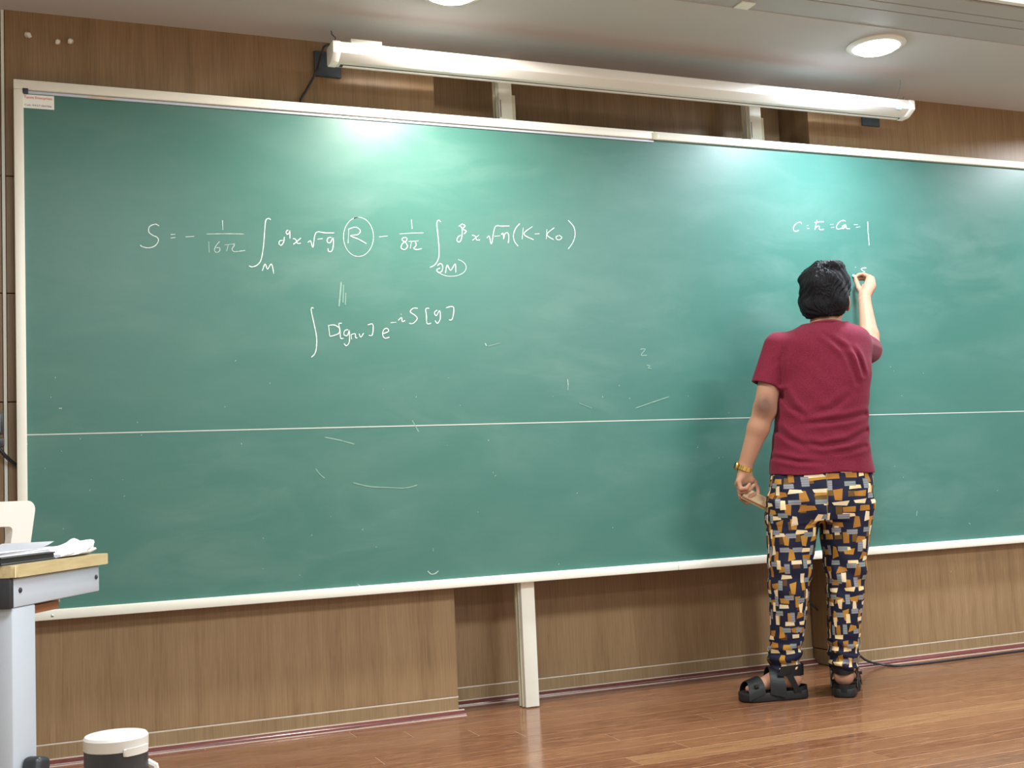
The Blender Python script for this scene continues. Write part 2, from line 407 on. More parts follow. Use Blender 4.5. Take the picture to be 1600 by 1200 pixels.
obj('frame_stile', MB().box((BX0, -.0078, BZ0+fw), (BX0+.031, .029, BZ1-fw), .003), M['cream'], bd)
obj('frame_stile', MB().box((BX1-.031, -.0078, BZ0+fw), (BX1, .029, BZ1-fw), .003), M['cream'], bd)
obj('joint_cover', MB().box((JX-.012, -.0105, BZ1-fw-.002), (JX+.020, -.006, BZ1-.006), .002), M['cream_dark'], bd)
obj('edge_strip', MB().box((BX0+.034, SURF-.005, BZ1-fw-.011), (JX, .022, BZ1-fw-.0015), .001, 1), M['alu'], bd)
obj('corner_piece', MB().box((BX0+.028, -.0095, BZ1-fw-.014), (BX0+.046, .004, BZ1-fw+.004), .002).lathe([(.004, 0), (.004, .003), (.002, .004)], (BX0+.037, -.0095, BZ1-fw-.005), 10, Matrix.Rotation(math.pi/2, 3, 'X')), M['slate'], bd)
p = onY(82, 966, -.009)
obj('screw', MB().lathe([(.0045, 0), (.0045, .002), (.0025, .0032)], (p[0], -.008, BZ0+fw*.42), 10, Matrix.Rotation(math.pi/2, 3, 'X')), M['chrome'], bd)
obj('peeling_tape', MB().box((.215, SURF-.0062, BZ1-fw-.012), (.30, SURF-.0045, BZ1-fw-.003)), M['caulk_and_glint'], bd, smooth=False)
# maker's sticker with its two lines of print
sx0, sx1 = onY(34.5, 150, SURF)[0], onY(84.5, 155, SURF)[0]; sz1, sz0 = BZ1-fw-.013, BZ1-fw-.013-.047
stk = obj('maker_sticker', MB().box((sx0, SURF-.0012, sz0), (sx1, SURF+.001, sz1)), M['sticker'], bd, smooth=False)
stk['label'] = 'small white sticker with red and grey lettering'
def text_part(name, body, x, z, size, m, parent, width=None):
    cu = bpy.data.curves.new(name, 'FONT'); cu.body = body; cu.size = size; cu.extrude = .0002; cu.resolution_u = 2
    tmp = bpy.data.objects.new(name, cu); COL.objects.link(tmp)
    dg = bpy.context.evaluated_depsgraph_get(); me = bpy.data.meshes.new_from_object(tmp.evaluated_get(dg)); bpy.data.objects.remove(tmp)
    w = max(v.co.x for v in me.vertices) or 1
    for v in me.vertices:
        k = (width/w) if width else 1
        v.co = Vector((x+v.co.x*k, SURF-.0016+v.co.z, z+v.co.y))
    return link(name, me, m, parent, smooth=False)
text_part('red_lettering', 'Tanvis Enterprises', sx0+.006, sz1-.014, .0125, M['red_ink'], stk, sx1-sx0-.012)
text_part('grey_lettering', 'Call: 9437184786', sx0+.006, sz0+.007, .0095, M['grey_ink'], stk, sx1-sx0-.014)

# chalk strokes: thin flat ribbons laid on the board
def smooth_path(pts, n=5):
    P = [np.array(p, float) for p in pts]
    if len(P) < 3: return P
    out = []
    for i in range(len(P)-1):
        p0, p1, p2, p3 = P[max(i-1, 0)], P[i], P[i+1], P[min(i+2, len(P)-1)]
        for k in range(n):
            t = k/n
            out.append(.5*((2*p1)+(-p0+p2)*t+(2*p0-5*p1+4*p2-p3)*t*t+(-p0+3*p1-3*p2+p3)*t**3))
    out.append(P[-1]); return out
SK = [0]
def chalk(name, strokes, tr, w, m, together=False):
    rnd = random.Random(len(strokes)); mb = None
    for st in strokes:
        if mb is None: mb = MB()
        SK[0] += 1; y0 = SURF-.0006-.00003*(SK[0] % 20)
        P = []
        for q in smooth_path(st):
            a = onY(*tr(q), SURF); P.append(np.array([a[0], a[2]]))
        L, R = [], []
        for i, p in enumerate(P):
            d = P[min(i+1, len(P)-1)]-P[max(i-1, 0)]; d = d/(np.linalg.norm(d)+1e-9); nrm = np.array([-d[1], d[0]])
            ww = w*(.75+.5*rnd.random())*(.6 if i in (0, len(P)-1) else 1)/2
            L.append(mb.bm.verts.new((p[0]+nrm[0]*ww, y0, p[1]+nrm[1]*ww))); R.append(mb.bm.verts.new((p[0]-nrm[0]*ww, y0, p[1]-nrm[1]*ww)))
        for i in range(len(P)-1): mb.bm.faces.new((L[i], R[i], R[i+1], L[i+1]))
        if not together: obj(name, mb, m, bd, smooth=False); mb = None
    if together: o = obj(name, mb, m, bd, smooth=False); o['kind'] = 'stuff'
def ell(cx, cy, rx, ry, a0=0, a1=6.4, n=22): return [(cx+rx*math.cos(a0+(a1-a0)*i/n), cy+ry*math.sin(a0+(a1-a0)*i/n)) for i in range(n+1)]
T1 = lambda q: (200+q[0]*.45, 300+q[1]*.45)
f1 = [[(108,118),(95,112),(75,120),(72,138),(85,150),(102,158),(105,172),(92,188),(70,194),(50,190),(42,184)],
 [(148,148),(164,147)],[(148,160),(165,158)],[(200,156),(230,154)],[(328,98),(329,132)],
 [(496,97),(488,92),(478,100),(474,140),(470,190),(462,235),(448,254),(430,260),(420,256)],
 [(466,274),(476,250),(484,268),(498,250),(506,284)],
 [(538,168),(527,170),(524,180),(532,185),(540,174),(543,156)],[(556,132),(549,138),(552,147),(559,143),(562,134),(562,162)],
 [(572,162),(582,165),(588,178),(600,178)],[(600,160),(586,172),(574,182)],
 [(624,176),(634,170),(642,192),(652,142),(684,142),(716,142)],[(658,164),(676,162)],
 [(706,158),(694,160),(692,174),(702,176),(712,160),(712,190),(706,206),(696,206),(694,196)],
 [(766,128),(764,178)],[(764,130),(790,122),(806,134),(798,148),(772,152),(800,164),(828,180)],
 [(872,156),(902,153)],[(984,96),(986,128)],
 [(966,158),(954,160),(952,168),(964,176),(970,190),(960,200),(948,194),(952,180),(966,170),(968,160)],
 [(974,172),(1008,170)],[(984,174),(980,196)],[(998,174),(1000,186),(992,196),(1004,200),(1020,196)],
 [(1086,104),(1078,98),(1072,110),(1076,150),(1080,200),(1078,230),(1066,252),(1048,262)],
 [(1074,256),(1084,248),(1092,256),(1090,274),(1078,280),(1072,270),(1084,264)],[(1102,282),(1108,254),(1120,272),(1136,250),(1138,280)],
 [(1156,150),(1146,156),(1142,168),(1150,174),(1158,160),(1160,128),(1150,116)],[(1148,120),(1160,112),(1170,118),(1162,128),(1174,136),(1166,146)],
 [(1194,150),(1206,154),(1210,166),(1222,166)],[(1218,150),(1196,168)],
 [(1246,160),(1254,154),(1262,180),(1274,122),(1298,119),(1324,118)],[(1272,154),(1292,152)],
 [(1296,148),(1302,144),(1304,164),(1308,146),(1318,142),(1322,156),(1320,178)],
 [(1360,110),(1346,126),(1338,150),(1342,172),(1354,188)],[(1372,124),(1368,164)],[(1404,120),(1374,146),(1408,166)],
 [(1412,146),(1428,145)],[(1454,130),(1452,164)],[(1480,124),(1454,148),(1478,166)],
 [(1494,152),(1486,156),(1488,164),(1498,166),(1506,158),(1496,150)],[(1528,98),(1548,122),(1552,150),(1544,176),(1528,198)]]
chalk('chalk_stroke', f1, T1, .0033, M['chalk'])
f1b = [[(272,146),(340,145),(403,146)],[(280,172),(282,210)],[(318,172),(306,186),(300,202),(308,210),(318,204),(318,194),(306,194)],
 [(335,184),(372,180)],[(348,184),(342,206)],[(364,182),(370,184),(361,198),(368,207),(385,206),(407,203)],[(942,146),(985,143),(1026,142)],
 ell(800,156,52,68,-1.9,4.7), ell(1122,262,52,31,-1.1,2.7)]
chalk('chalk_stroke', f1b, T1, .0026, M['chalk_mid'])
f2 = [[(644,404),(638,402),(636,412),(644,450),(654,500),(654,540),(648,562),(636,574)],[(696,462),(700,500)],[(694,464),(716,462),(734,474),(730,492),(700,502)],
 [(742,456),(732,458),(736,482),(738,507),(748,508)],[(764,478),(752,482),(750,496),(762,498),(768,480),(768,520),(758,534),(750,526)],
 [(774,494),(776,512)],[(774,496),(788,492),(790,506),(796,506)],[(802,492),(808,504),(818,490)],[(832,462),(850,460),(848,496),(836,498)],
 [(886,492),(904,484),(900,474),(888,478),(884,496),(892,508),(908,504)],[(912,454),(932,452)],[(938,446),(950,436),(952,450),(962,446)],[(947,423),(949,426)],
 [(1006,404),(990,404),(980,416),(996,428),(1004,440),(990,456),(976,456)],[(1046,404),(1034,406),(1036,430),(1038,456),(1052,456)],
 [(1074,410),(1064,418),(1070,430),(1082,412),(1084,440),(1074,456),(1066,446)],[(1104,402),(1130,400),(1126,440),(1114,444)]]
chalk('chalk_stroke', f2, T1, .0033, M['chalk'])
T3 = lambda q: (1200+q[0]*.125, 320+q[1]*.125)
f3 = [[(420,240),(408,222),(390,218),(350,236),(318,280),(320,320),(350,332),(384,318)],[(480,262),(506,258)],[(486,300),(514,296)],
 [(610,190),(596,250),(584,314)],[(580,222),(640,214),(696,212)],[(592,290),(624,264),(640,276),(638,304),(660,312),(696,306)],
 [(776,246),(818,244)],[(784,288),(826,280)],[(968,206),(930,196),(880,226),(852,280),(866,302),(910,298),(960,262)],
 [(970,248),(930,268),(928,296),(950,290),(972,262),(980,296),(1024,300)],[(1072,250),(1120,246)],[(1100,284),(1150,274)],
 [(1244,208),(1248,330),(1256,420),(1262,508)],[(1228,790),(1190,790),(1164,804),(1190,828),(1212,836)],[(1090,776),(1096,786)]]
chalk('chalk_stroke', f3, T3, .0036, M['chalk'])
G1 = lambda q: (400+q[0]*.23333, 640+q[1]*.23333)
G2 = lambda q: (700+q[0]*.25, 480+q[1]*.25)
chalk('chalk_mark', [[(460,185),(560,205),(660,232)],[(1045,70),(1064,105),(1090,150)],[(400,395),(425,430),(460,460)],[(650,490),(760,515),(880,522),(1000,525),(1080,505)],[(1185,925),(1187,950)]], G1, .004, M['chalk_faint'])
chalk('chalk_mark', [[(1150,1080),(1165,1096),(1180,1102),(1202,1096),(1222,1078)],[(680,1168),(700,1182)]], G1, .0034, M['chalk_mid'])
chalk('chalk_mark', [[(1200,264),(1232,262),(1206,300),(1244,300)],[(1240,362),(1262,368),(1250,380),(1270,384)],[(745,450),(750,480),(748,520)],[(250,244),(330,224)],[(1170,632),(1290,590),(1380,560)],[(820,600),(900,632)]], G2, .004, M['chalk_faint'])
chalk('chalk_mark', [[(232,226),(240,242)],[(748,452),(750,486)]], G2, .005, M['chalk_mid'])
chalk('chalk_mark', [[(740,312),(736,360),(732,398)],[(748,322),(746,384)],[(756,350),(754,392)]], T1, .006, M['chalk_faint'])
chalk('chalk_mark', [[(1433,798),(1432,806)],[(1514,817),(1516,819)],[(42,692),(42.5,695)],[(92,638),(97,638)]], lambda q: q, .004, M['chalk_mid'])
sp = []
rr = random.Random(9)
for i in range(60):
    x_, y_ = rr.uniform(60, 1580), rr.uniform(560, 900)
    if 1140 < x_ < 1390: continue
    sp.append([(x_, y_), (x_+rr.uniform(-1.5, 1.5), y_+rr.uniform(.8, 2.5))])
chalk('chalk_specks', sp, lambda q: q, .0025, M['chalk_mid'], True)

# ================================================================ posts behind the board
for i, (x, xw) in enumerate(((1.752, .056), (2.926, .058))):
    t = thing('support_post', ['cream steel post behind the chalkboard, reaching the floor left of centre', 'cream steel post behind the chalkboard, partly hidden by the person'][i], 'post', (x+xw/2, .06, 0), group=None)
    obj('channel', MB().prism([(x, .034), (x+xw, .034), (x+xw, .098), (x+xw-.010, .098), (x+xw-.010, .046), (x+.010, .046), (x+.010, .098), (x, .098)], 2, .004, CEIL-.03, .002), M['cream'], t)
    for ya, yb in ((.052, .060), (.078, .090)): obj('ridge', MB().box((x-.006, ya, .004), (x-.0005, yb, CEIL-.03), .001, 1), M['cream_dark'], t)
    obj('top_plate', MB().box((x-.012, .030, CEIL-.03), (x+xw+.002, .105, CEIL-.001), .002), M['cream'], t)
    obj('slot', MB().box((x+.004, .0330, 2.30), (x+.007, .0345, 2.37)), M['dark_gap'], t, smooth=False)
    obj('bracket', MB().box((x+xw+.001, .040, 2.10), (x+xw+.016, .048, 2.395), .001, 1), M['cream_dark'], t)

# ================================================================ projection screen housing
hx0, hx1 = onY(519, 62, -.222)[0], onY(1429, 170, -.222)[0]
ps = thing('projector_screen', 'long white rolled-up projection screen case hung under the ceiling above the chalkboard', 'screen', ((hx0+hx1)/2, -.155, 2.37))
zc = onY(520, 62, -.225)[2]-.002
prof = [(-0.2260, zc-.004), (-0.2220, zc), (-0.1420, zc), (-0.1360, zc-.006), (-0.1360, zc-.058), (-0.1420, zc-.066), (-0.1760, zc-.066), (-0.1900, zc-.063), (-0.2260, zc-.041)]
obj('case', MB().prism(prof, 0, hx0+.028, hx1-.03, .0015), M['white'], ps)
cy, cz2 = -0.1810, zc-.033
big = [(cy+(a-cy)*1.05, cz2+(b-cz2)*1.05) for a, b in prof]
obj('end_cap', MB().prism(big, 0, hx0, hx0+.030, .004), M['white_plastic'], ps)
obj('end_cap', MB().prism(big, 0, hx1-.032, hx1, .004), M['white_plastic'], ps)
obj('screen_slot', MB().box((hx0+.04, -0.1740, zc-.0672), (hx1-.04, -0.1490, zc-.062)), M['dark_gap'], ps, smooth=False)
obj('weight_bar', MB().box((hx0+.05, -0.1710, zc-.0705), (hx1-.05, -0.1570, zc-.0670), .001), M['white_plastic'], ps)
bx = onY(545, 66, -0.1740)[0]
obj('hanging_bracket', MB().box((bx, -0.2040, zc-.002), (bx+.115, -0.1460, zc+.022), .002), M['cream'], ps)
obj('hanging_bracket', MB().box((hx1-.075, -0.1990, zc-.002), (hx1-.03, -0.1540, zc+.008), .002), M['white_plastic'], ps)
p = onY(1405, 169, -0.2270)
obj('green_label', MB().box((p[0]-.013, -0.2272, p[2]-.005), (p[0]+.013, -0.2252, p[2]+.005)), M['green_sticker'], ps, smooth=False)
xh = hx0+.02
obj('hook', MB().tube([(xh-.013, -0.1840, zc+.050), (xh-.011, -0.1840, zc+.038), (xh+.002, -0.1840, zc+.026), (xh-.003, -0.1840, zc+.010), (xh+.006, -0.1840, zc)], .0022, 6), M['slate'], ps)
xh = hx1-.035
obj('hook', MB().tube([(xh-.03, -0.1840, zc+.006), (xh-.02, -0.1840, zc+.022), (xh, -0.1840, CEIL-.025), (xh+.002, -0.1840, CEIL-.004)], .002, 6), M['chrome'], ps)
obj('hook', MB().tube([(xh-.01, -0.1840, zc), (xh+.012, -0.1840, zc+.026), (xh+.016, -0.1840, zc+.004)], .003, 6), M['chrome'], ps)
p = onY(511, 103, PL); 
t = obj('wall_plate', MB().box((1.020, PL-.016, 2.408), (1.122, PL-.0005, 2.504), .002), M['slate'], None); tag(t, 'dark slate square wall plate behind the left end of the screen case', 'plate')
p = onY(1359, 192, PR)
t = obj('wall_plate', MB().box((3.528, PR-.010, 2.400), (3.626, PR-.0005, 2.495), .002), M['slate'], None); tag(t, 'dark blue wall plate half hidden under the right end of the screen case', 'plate')
cab = [(hx0+.030, -.150, zc+.0085), (hx0+.004, -.150, zc+.012), (hx0-.012, -.145, zc+.002), onY(503, 82, -.08), onY(499, 95, -.02), onY(496, 107, .03), onY(489, 122, .045), onY(478, 142, .05), onY(469, 160, .052), (.985, .052, 2.24)]
t = obj('cable', MB().tube(smooth_path(cab, 4), .0045, 8), M['black_plastic'], None); tag(t, 'black cable looping from the screen case down behind the chalkboard', 'cable')
for i, (px, py, dx) in enumerate([(42, 56, .010), (91, 67, -.004), (111, 66, -.006)]):
    p = onY(px, py, PL-.006)
    t = obj('wall_plug', MB().tube([(p[0], PL, p[2]+.004), (p[0], PL-.012, p[2]+.004), (p[0]+dx*.6, PL-.020, p[2]), (p[0]+dx, PL-.022, p[2]-.009)], [.008, .008, .0075, .006], 10), M['white_plastic'], None)
    tag(t, ['single white wall plug near the upper left corner, above the chalkboard', 'left one of the paired white wall plugs above the chalkboard', 'right one of the paired white wall plugs above the chalkboard'][i], 'plug', None)
# left edge: cable and dark screen mount
cab = [onY(-40, 668, .02), onY(-14, 690, .02), onY(0, 703, .03), onY(12, 716, .04), onY(24, 726, .05), onY(34, 733, .052)]
t = obj('cable', MB().tube(smooth_path(cab, 4), .006, 8), M['black_plastic'], None); tag(t, 'black cable running behind the left frame edge of the chalkboard', 'cable')
a = onY(1, 645, -.05); 
t = thing('wall_monitor', 'black framed white panel cut off at the left picture edge beside the chalkboard', 'monitor', (a[0]-.25, 0, a[2]-.05))
xr = a[0]+.004; zt = a[2]
rotm = Matrix.Rotation(math.radians(-8), 3, 'Y')
obj('bezel', MB().box((xr-.5, -.065, zt-.070), (xr+.004, -.045, zt), .003), M['black_plastic'], t)
obj('screen', MB().box((xr-.49, -.0665, zt-.062), (xr-.006, -.064, zt-.008)), M['paper'], t, smooth=False)
obj('mount', MB().box((xr-.06, -.045, zt-.110), (xr+.006, -.02, zt-.080), .004), M['black_plastic'], t)
obj('wall_arm', MB().box((xr-.3, -.045, zt-.06), (xr-.2, PL-.002, zt-.02), .003), M['black_plastic'], t)

# floor cable near the right foot
cab = [onY(1250, 925, .20), onY(1268, 943, .20), onY(1285, 962, .20), onY(1296, 985, .16), onY(1310, 1002, .10)]
cab = [Vector(c) for c in cab]
for px, py in ((1338, 1020), (1352, 1031), (1366, 1036), (1385, 1039), (1405, 1040), (1440, 1037), (1490, 1031), (1550, 1023), (1620, 1014), (1750, 997)):
    q = onY(px, py, .006)
    if q[2] < .0055: q = onZ(px, py, .0055)
    cab.append(Vector((q[0], min(q[1], .006), max(q[2], .0055))))
t = obj('floor_cable', MB().tube(smooth_path(cab, 4), .005, 8), M['black_plastic'], None); tag(t, 'black cable hanging behind the person and running along the right skirting on the floor', 'cable')

# ================================================================ desk, chair, papers, bottle
ZD = .735
A = onZ(24, 884, ZD); B = onZ(171.5, 864, ZD); u = (B-A)[:2]; LU = float(np.linalg.norm(u)); LV = .62
DROT = math.atan2(u[1], u[0])
dk = thing('student_desk', 'pale wood topped desk with grey steel frame at the left picture edge', 'desk', (A[0], A[1], 0), DROT)
def rr_poly(x0, y0, x1, y1, r, n=5):
    P = []
    for cx, cy, a in ((x1-r, y1-r, 0), (x0+r, y1-r, 90), (x0+r, y0+r, 180), (x1-r, y0+r, 270)):
        for k in range(n+1):
            t = math.radians(a+90*k/n); P.append((cx+r*math.cos(t), cy+r*math.sin(t)))
    return P
t_ = NT('pale_wood_laminate'); f_ = t_.noise(t_.mapping(t_.coord(), (4, 30, 30)), 3, 4, .6)
M['pale_wood'] = t_.set(base=t_.ramp(f_, [(.3, (.42, .33, .165)), (.7, (.53, .435, .245))]), rough=.4)
M['brick_wood'] = plain('reddish_wood', (.42, .20, .10), .5, var=.2)
M['paper_edge'] = plain('edge_seam', (.72, .62, .40), .5)
obj('tabletop', MB().prism(rr_poly(0, 0, LU, LV, .012), 2, ZD-.024, ZD, .0015), M['pale_wood'], dk, local=True)
obj('edge_seam', MB().box((-.0004, .0, ZD-.0235), (.0018, .0015, ZD-.0005)), M['paper_edge'], dk, local=True, smooth=False)
rz0, rz1 = ZD-.024-.060, ZD-.026
obj('side_rail', MB().box((.012, .012, rz0), (LU-.028, .052, rz1), .003), M['steel_blue'], dk, local=True)
obj('side_rail', MB().box((.012, LV-.052, rz0), (LU-.028, LV-.012, rz1), .003), M['steel_blue'], dk, local=True)
obj('rail_cap', MB().box((-.004, .010, rz0-.001), (.0125, .054, rz1+.001), .004), M['black_plastic'], dk, local=True)
obj('rail_cap', MB().box((-.004, LV-.054, rz0-.001), (.0125, LV-.010, rz1+.001), .004), M['black_plastic'], dk, local=True)
obj('cross_rail', MB().box((LU-.07, .052, rz0+.01), (LU-.04, LV-.052, rz1), .002), M['steel_blue'], dk, local=True)
for uu in (.036, LU-.045):
    obj('screw', MB().lathe([(.0052, 0), (.0052, .002), (.003, .0035)], (uu, .012, rz0+.033), 12, Matrix.Rotation(math.pi/2, 3, 'X')), M['black_plastic'], dk, local=True)
for v0 in (.014, LV-.050):
    obj('leg', MB().box((.010, v0, .05), (.098, v0+.036, rz0), .004), M['steel_blue'], dk, local=True)
    obj('foot', MB().box((-.08, v0-.002, .0), (LU-.02, v0+.038, .05), .006), M['steel_blue'], dk, local=True)
    obj('foot_cap', MB().box((LU-.022, v0-.004, .0), (LU-.002, v0+.040, .053), .006), M['black_plastic'], dk, local=True)
    obj('foot_cap', MB().box((-.095, v0-.004, .0), (-.078, v0+.040, .053), .006), M['black_plastic'], dk, local=True)
obj('book_shelf', MB().box((.05, .06, ZD-.112), (LU-.12, LV-.06, ZD-.094), .002), M['brick_wood'], dk, local=True)
obj('shelf_edge', MB().box((LU-.121, .06, ZD-.098), (LU-.115, LV-.06, ZD-.091), .001), M['cream'], dk, local=True)
cap = MB().box((.024, -.026, .240), (.074, .0135, .345), .012, 3, Matrix.Rotation(math.radians(14), 3, 'Y'), (.08, .0, .29))
obj('bar_cap', cap, M['black_plastic'], dk, local=True)
obj('foot_bar', MB().box((.040, .0138, .262), (.075, .060, .318), .004), M['steel_blue'], dk, local=True)
# things lying on the desk, given in the desk's own axes
DM = Matrix.Translation((A[0], A[1], ZD)) @ Matrix.Rotation(DROT, 4, 'Z')
def on_desk(name, label, cat, uu, vv, rot=0):
    p = DM @ Vector((uu, vv, 0)); return thing(name, label, cat, p, DROT+rot)
nb = on_desk('notebook', 'thin black folder lying at the near edge of the desk under white sheets', 'folder', .095, .045)
for za, zb in ((.0005, .0044), (.0136, .0165)): obj('cover', MB().box((-.10, -.018, za), (.108, .16, zb), .001, 1), M['black_plastic'], nb, local=True)
obj('pages', MB().box((-.098, -.015, .0045), (.106, .158, .0135)), M['black_rubber'], nb, local=True)
sh = on_desk('paper_stack', 'loose white paper sheets lying on the black folder', 'paper', .095, .06)
for i, (dz, rot, w) in enumerate(((.0168, .0, 0), (.0206, -.03, .004), (.0244, .025, -.003))):
    obj('sheet', MB().box((-.108-w, -.024+w*.3, dz), (.104-w, .13, dz+.0034), .0008, 1, Matrix.Rotation(rot, 3, 'Z')), M['paper'], sh, local=True)
def curl(a, b):
    return Vector((-.10+.215*a, -.026+.12*b, .0284+.010*max(0, a-.72)**2*12.7*(1-.5*b)+.004*b*a))
obj('sheet', MB().grid(curl, 20, 10, .0010), M['paper'], sh, local=True)
cr = on_desk('paper_bag', 'crumpled white paper bag at the far right corner of the desk', 'bag', .302, .062)
rb = random.Random(5)
def bag(a, b):
    th = 2*math.pi*b; x = -.085+.175*a
    ry = .050*(.55+.45*math.sin(math.pi*min(1, a*.8+.18))); h = .012+.027*a**1.1*(1-max(0, a-.9)*4)
    n = .004*math.sin(13*a+3*math.sin(th*2))+.003*math.sin(th*5+9*a)
    y = (ry+n)*math.cos(th); z = h*(.5+.5*math.sin(th))+n*.6*(math.sin(th) > -.2)
    return Vector((x+.006*math.sin(th*3), y, max(.0006, z)))
mbb = MB(); mbb.grid(bag, 34, 30); bmesh.ops.remove_doubles(mbb.bm, verts=mbb.bm.verts, dist=.0004)
for side in (0, 1):
    pass
bmesh.ops.holes_fill(mbb.bm, edges=mbb.bm.edges)
obj('bag_body', mbb, M['paper'], cr, local=True, angle=60)
lp = on_desk('paper_roll', 'rounded white paper bundle on the desk at the picture edge', 'paper', .02, .24)
def roll(a, b):
    th = 2*math.pi*b; r = .019+.002*math.sin(7*a+2*th)
    return Vector((-.06+.12*a, r*math.cos(th), .021+r*math.sin(th)*.95))
mr = MB(); mr.grid(roll, 12, 22); bmesh.ops.remove_doubles(mr.bm, verts=mr.bm.verts, dist=.0004); bmesh.ops.holes_fill(mr.bm, edges=mr.bm.edges)
obj('bundle', mr, M['paper'], lp, local=True)

# chair
pc = onY(50, 800, -.72)
ch = thing('plastic_chair', 'white moulded plastic chair behind the desk at the left picture edge', 'chair', (pc[0]-.168, pc[1]-.12, 0), math.radians(215))
CT = pc[2]+.031
def cy_(z): return .0+.10*max(0, (z-.42))/.42 - .10
hw = .205
def backpiece(x0, x1, z0, z1, bev=.008):
    mb = MB(); mb.box((x0, -.014, z0), (x1, .014, z1), bev, 3)
    bmesh.ops.subdivide_edges(mb.bm, edges=[e for e in mb.bm.edges if abs(e.verts[0].co.z-e.verts[1].co.z) > .1], cuts=4)
    for v in mb.bm.verts: v.co.y += cy_(v.co.z)-.03*(1-(v.co.x/hw)**2)*0
    return mb
# back frame as one rounded outline with an opening
out = rr_poly(-hw, .40, hw, CT, .028, 6); inn = rr_poly(-hw+.060, .47, hw-.060, CT-.066, .015, 6)
mb = MB(); O1 = [mb.bm.verts.new((x, -.014, z)) for x, z in out]; I1 = [mb.bm.verts.new((x, -.014, z)) for x, z in inn]
O2 = [mb.bm.verts.new((x, .014, z)) for x, z in out]; I2 = [mb.bm.verts.new((x, .014, z)) for x, z in inn]; n = len(out)
for k in range(n):
    q = (k+1) % n
    mb.bm.faces.new((O1[k], O1[q], I1[q], I1[k])); mb.bm.faces.new((O2[q], O2[k], I2[k], I2[q])); mb.bm.faces.new((O1[q], O1[k], O2[k], O2[q])); mb.bm.faces.new((I1[k], I1[q], I2[q], I2[k]))
bmesh.ops.bevel(mb.bm, geom=[e for e in mb.bm.edges if abs(e.calc_face_angle(0)) > .8], offset=.006, segments=2, profile=.5, affect='EDGES')
for v in mb.bm.verts: v.co.y += cy_(v.co.z)
obj('back_frame', mb, M['white_plastic'], ch, local=True)
for k in range(4):
    x0 = hw-.060-.013-(k+1)*.049-k*.0135
    obj('back_slat', backpiece(x0, x0+.049, .46, CT-.058, .005), M['white_plastic'], ch, local=True)
obj('seat', MB().prism(rr_poly(-.21, -.52, .21, -.09, .05, 6), 2, .415, .445, .008), M['white_plastic'], ch, local=True)
for sx, sy in ((-1, -1), (1, -1), (-1, 1), (1, 1)):
    xa, ya = sx*.165, (-.48 if sy < 0 else -.13); xb, yb = sx*.185, (-.50 if sy < 0 else -.10)
    mb = MB(); mb.box((-.022, -.022, 0), (.022, .022, .425), .006)
    for v in mb.bm.verts:
        k = v.co.z/.425; v.co.x = v.co.x*(.7+.3*k)+xb+(xa-xb)*k; v.co.y = v.co.y*(.7+.3*k)+yb+(ya-yb)*k
    obj('leg', mb, M['white_plastic'], ch, local=True)

# bottle on a low bench just below the frame
pb = CAM+ray(181, 1147)*1.2; RB = .0314; zt = pb[2]+.0005
bt = thing('water_bottle', 'black bottle with a white flip cap at the bottom left of the picture', 'bottle', (pb[0], pb[1], zt-.205))
c0 = (pb[0], pb[1], 0)
obj('bottle_body', MB().lathe([(.0, zt-.205), (.029, zt-.205), (.0312, zt-.200), (.0312, zt-.06), (.0310, zt-.012)], c0, 40), M['black_plastic'], bt)
obj('cap', MB().lathe([(.0302, zt-.0145), (.0316, zt-.0135), (.0318, zt-.003), (.0300, zt-.0005), (.0270, zt), (.0, zt+.0006)], c0, 48), M['cap_plastic'], bt)
lip = MB()
an = [math.radians(-82+58*k/10) for k in range(11)]
lip.prism([(pb[0]+math.cos(a)*.0335, pb[1]+math.sin(a)*.0335) for a in an]+[(pb[0]+math.cos(a)*.029, pb[1]+math.sin(a)*.029) for a in an[::-1]], 2, zt-.0180, zt-.0105, .0012)
obj('cap_lip', lip, M['cap_plastic'], bt)
ring = MB().tube([(pb[0]+.030, pb[1], zt-.032), (pb[0]+.037, pb[1]-.002, zt-.036), (pb[0]+.040, pb[1]-.003, zt-.050), (pb[0]+.037, pb[1]-.002, zt-.066), (pb[0]+.030, pb[1], zt-.070)], .004, 8)
obj('carry_ring', ring, M['cap_plastic'], bt)
bz = zt-.205
bn = thing('bench', 'low wooden bench below the picture that carries the bottle', 'bench', (pb[0], pb[1], 0))
obj('bench_top', MB().box((pb[0]-.5, pb[1]-.18, bz-.028), (pb[0]+.5, pb[1]+.12, bz-.0005), .004), M['pale_wood'], bn)
for dx in (-.44, .40):
    obj('leg', MB().box((pb[0]+dx, pb[1]-.15, 0), (pb[0]+dx+.04, pb[1]+.09, bz-.028), .003), M['steel_blue'], bn)

# ================================================================ person
PO = np.array([2.83, -.43]); BH = np.array([math.sin(YAW), math.cos(YAW)]); AH = np.array([math.cos(YAW), -math.sin(YAW)])
HD = (PO-CAM[:2])@BH
def loc(p):
    d = np.array(p[:2])-PO; return np.array([d@AH, d@BH, p[2]])
def Lp(px, py, off=0.0):
    d = ray(px, py); t = (HD+off)/(d[:2]@BH); return loc(CAM+t*d)
def toworld(q): xy = PO+AH*q[0]+BH*q[1]; return np.array([xy[0], xy[1], q[2]])
ELBOW = tuple(Lp(1194, 634, -.055))
M['skin'] = skin_mat(); M['shirt'] = shirt_mat(); M['hair'] = hair_mat(); M['trousers'] = trouser_mat()

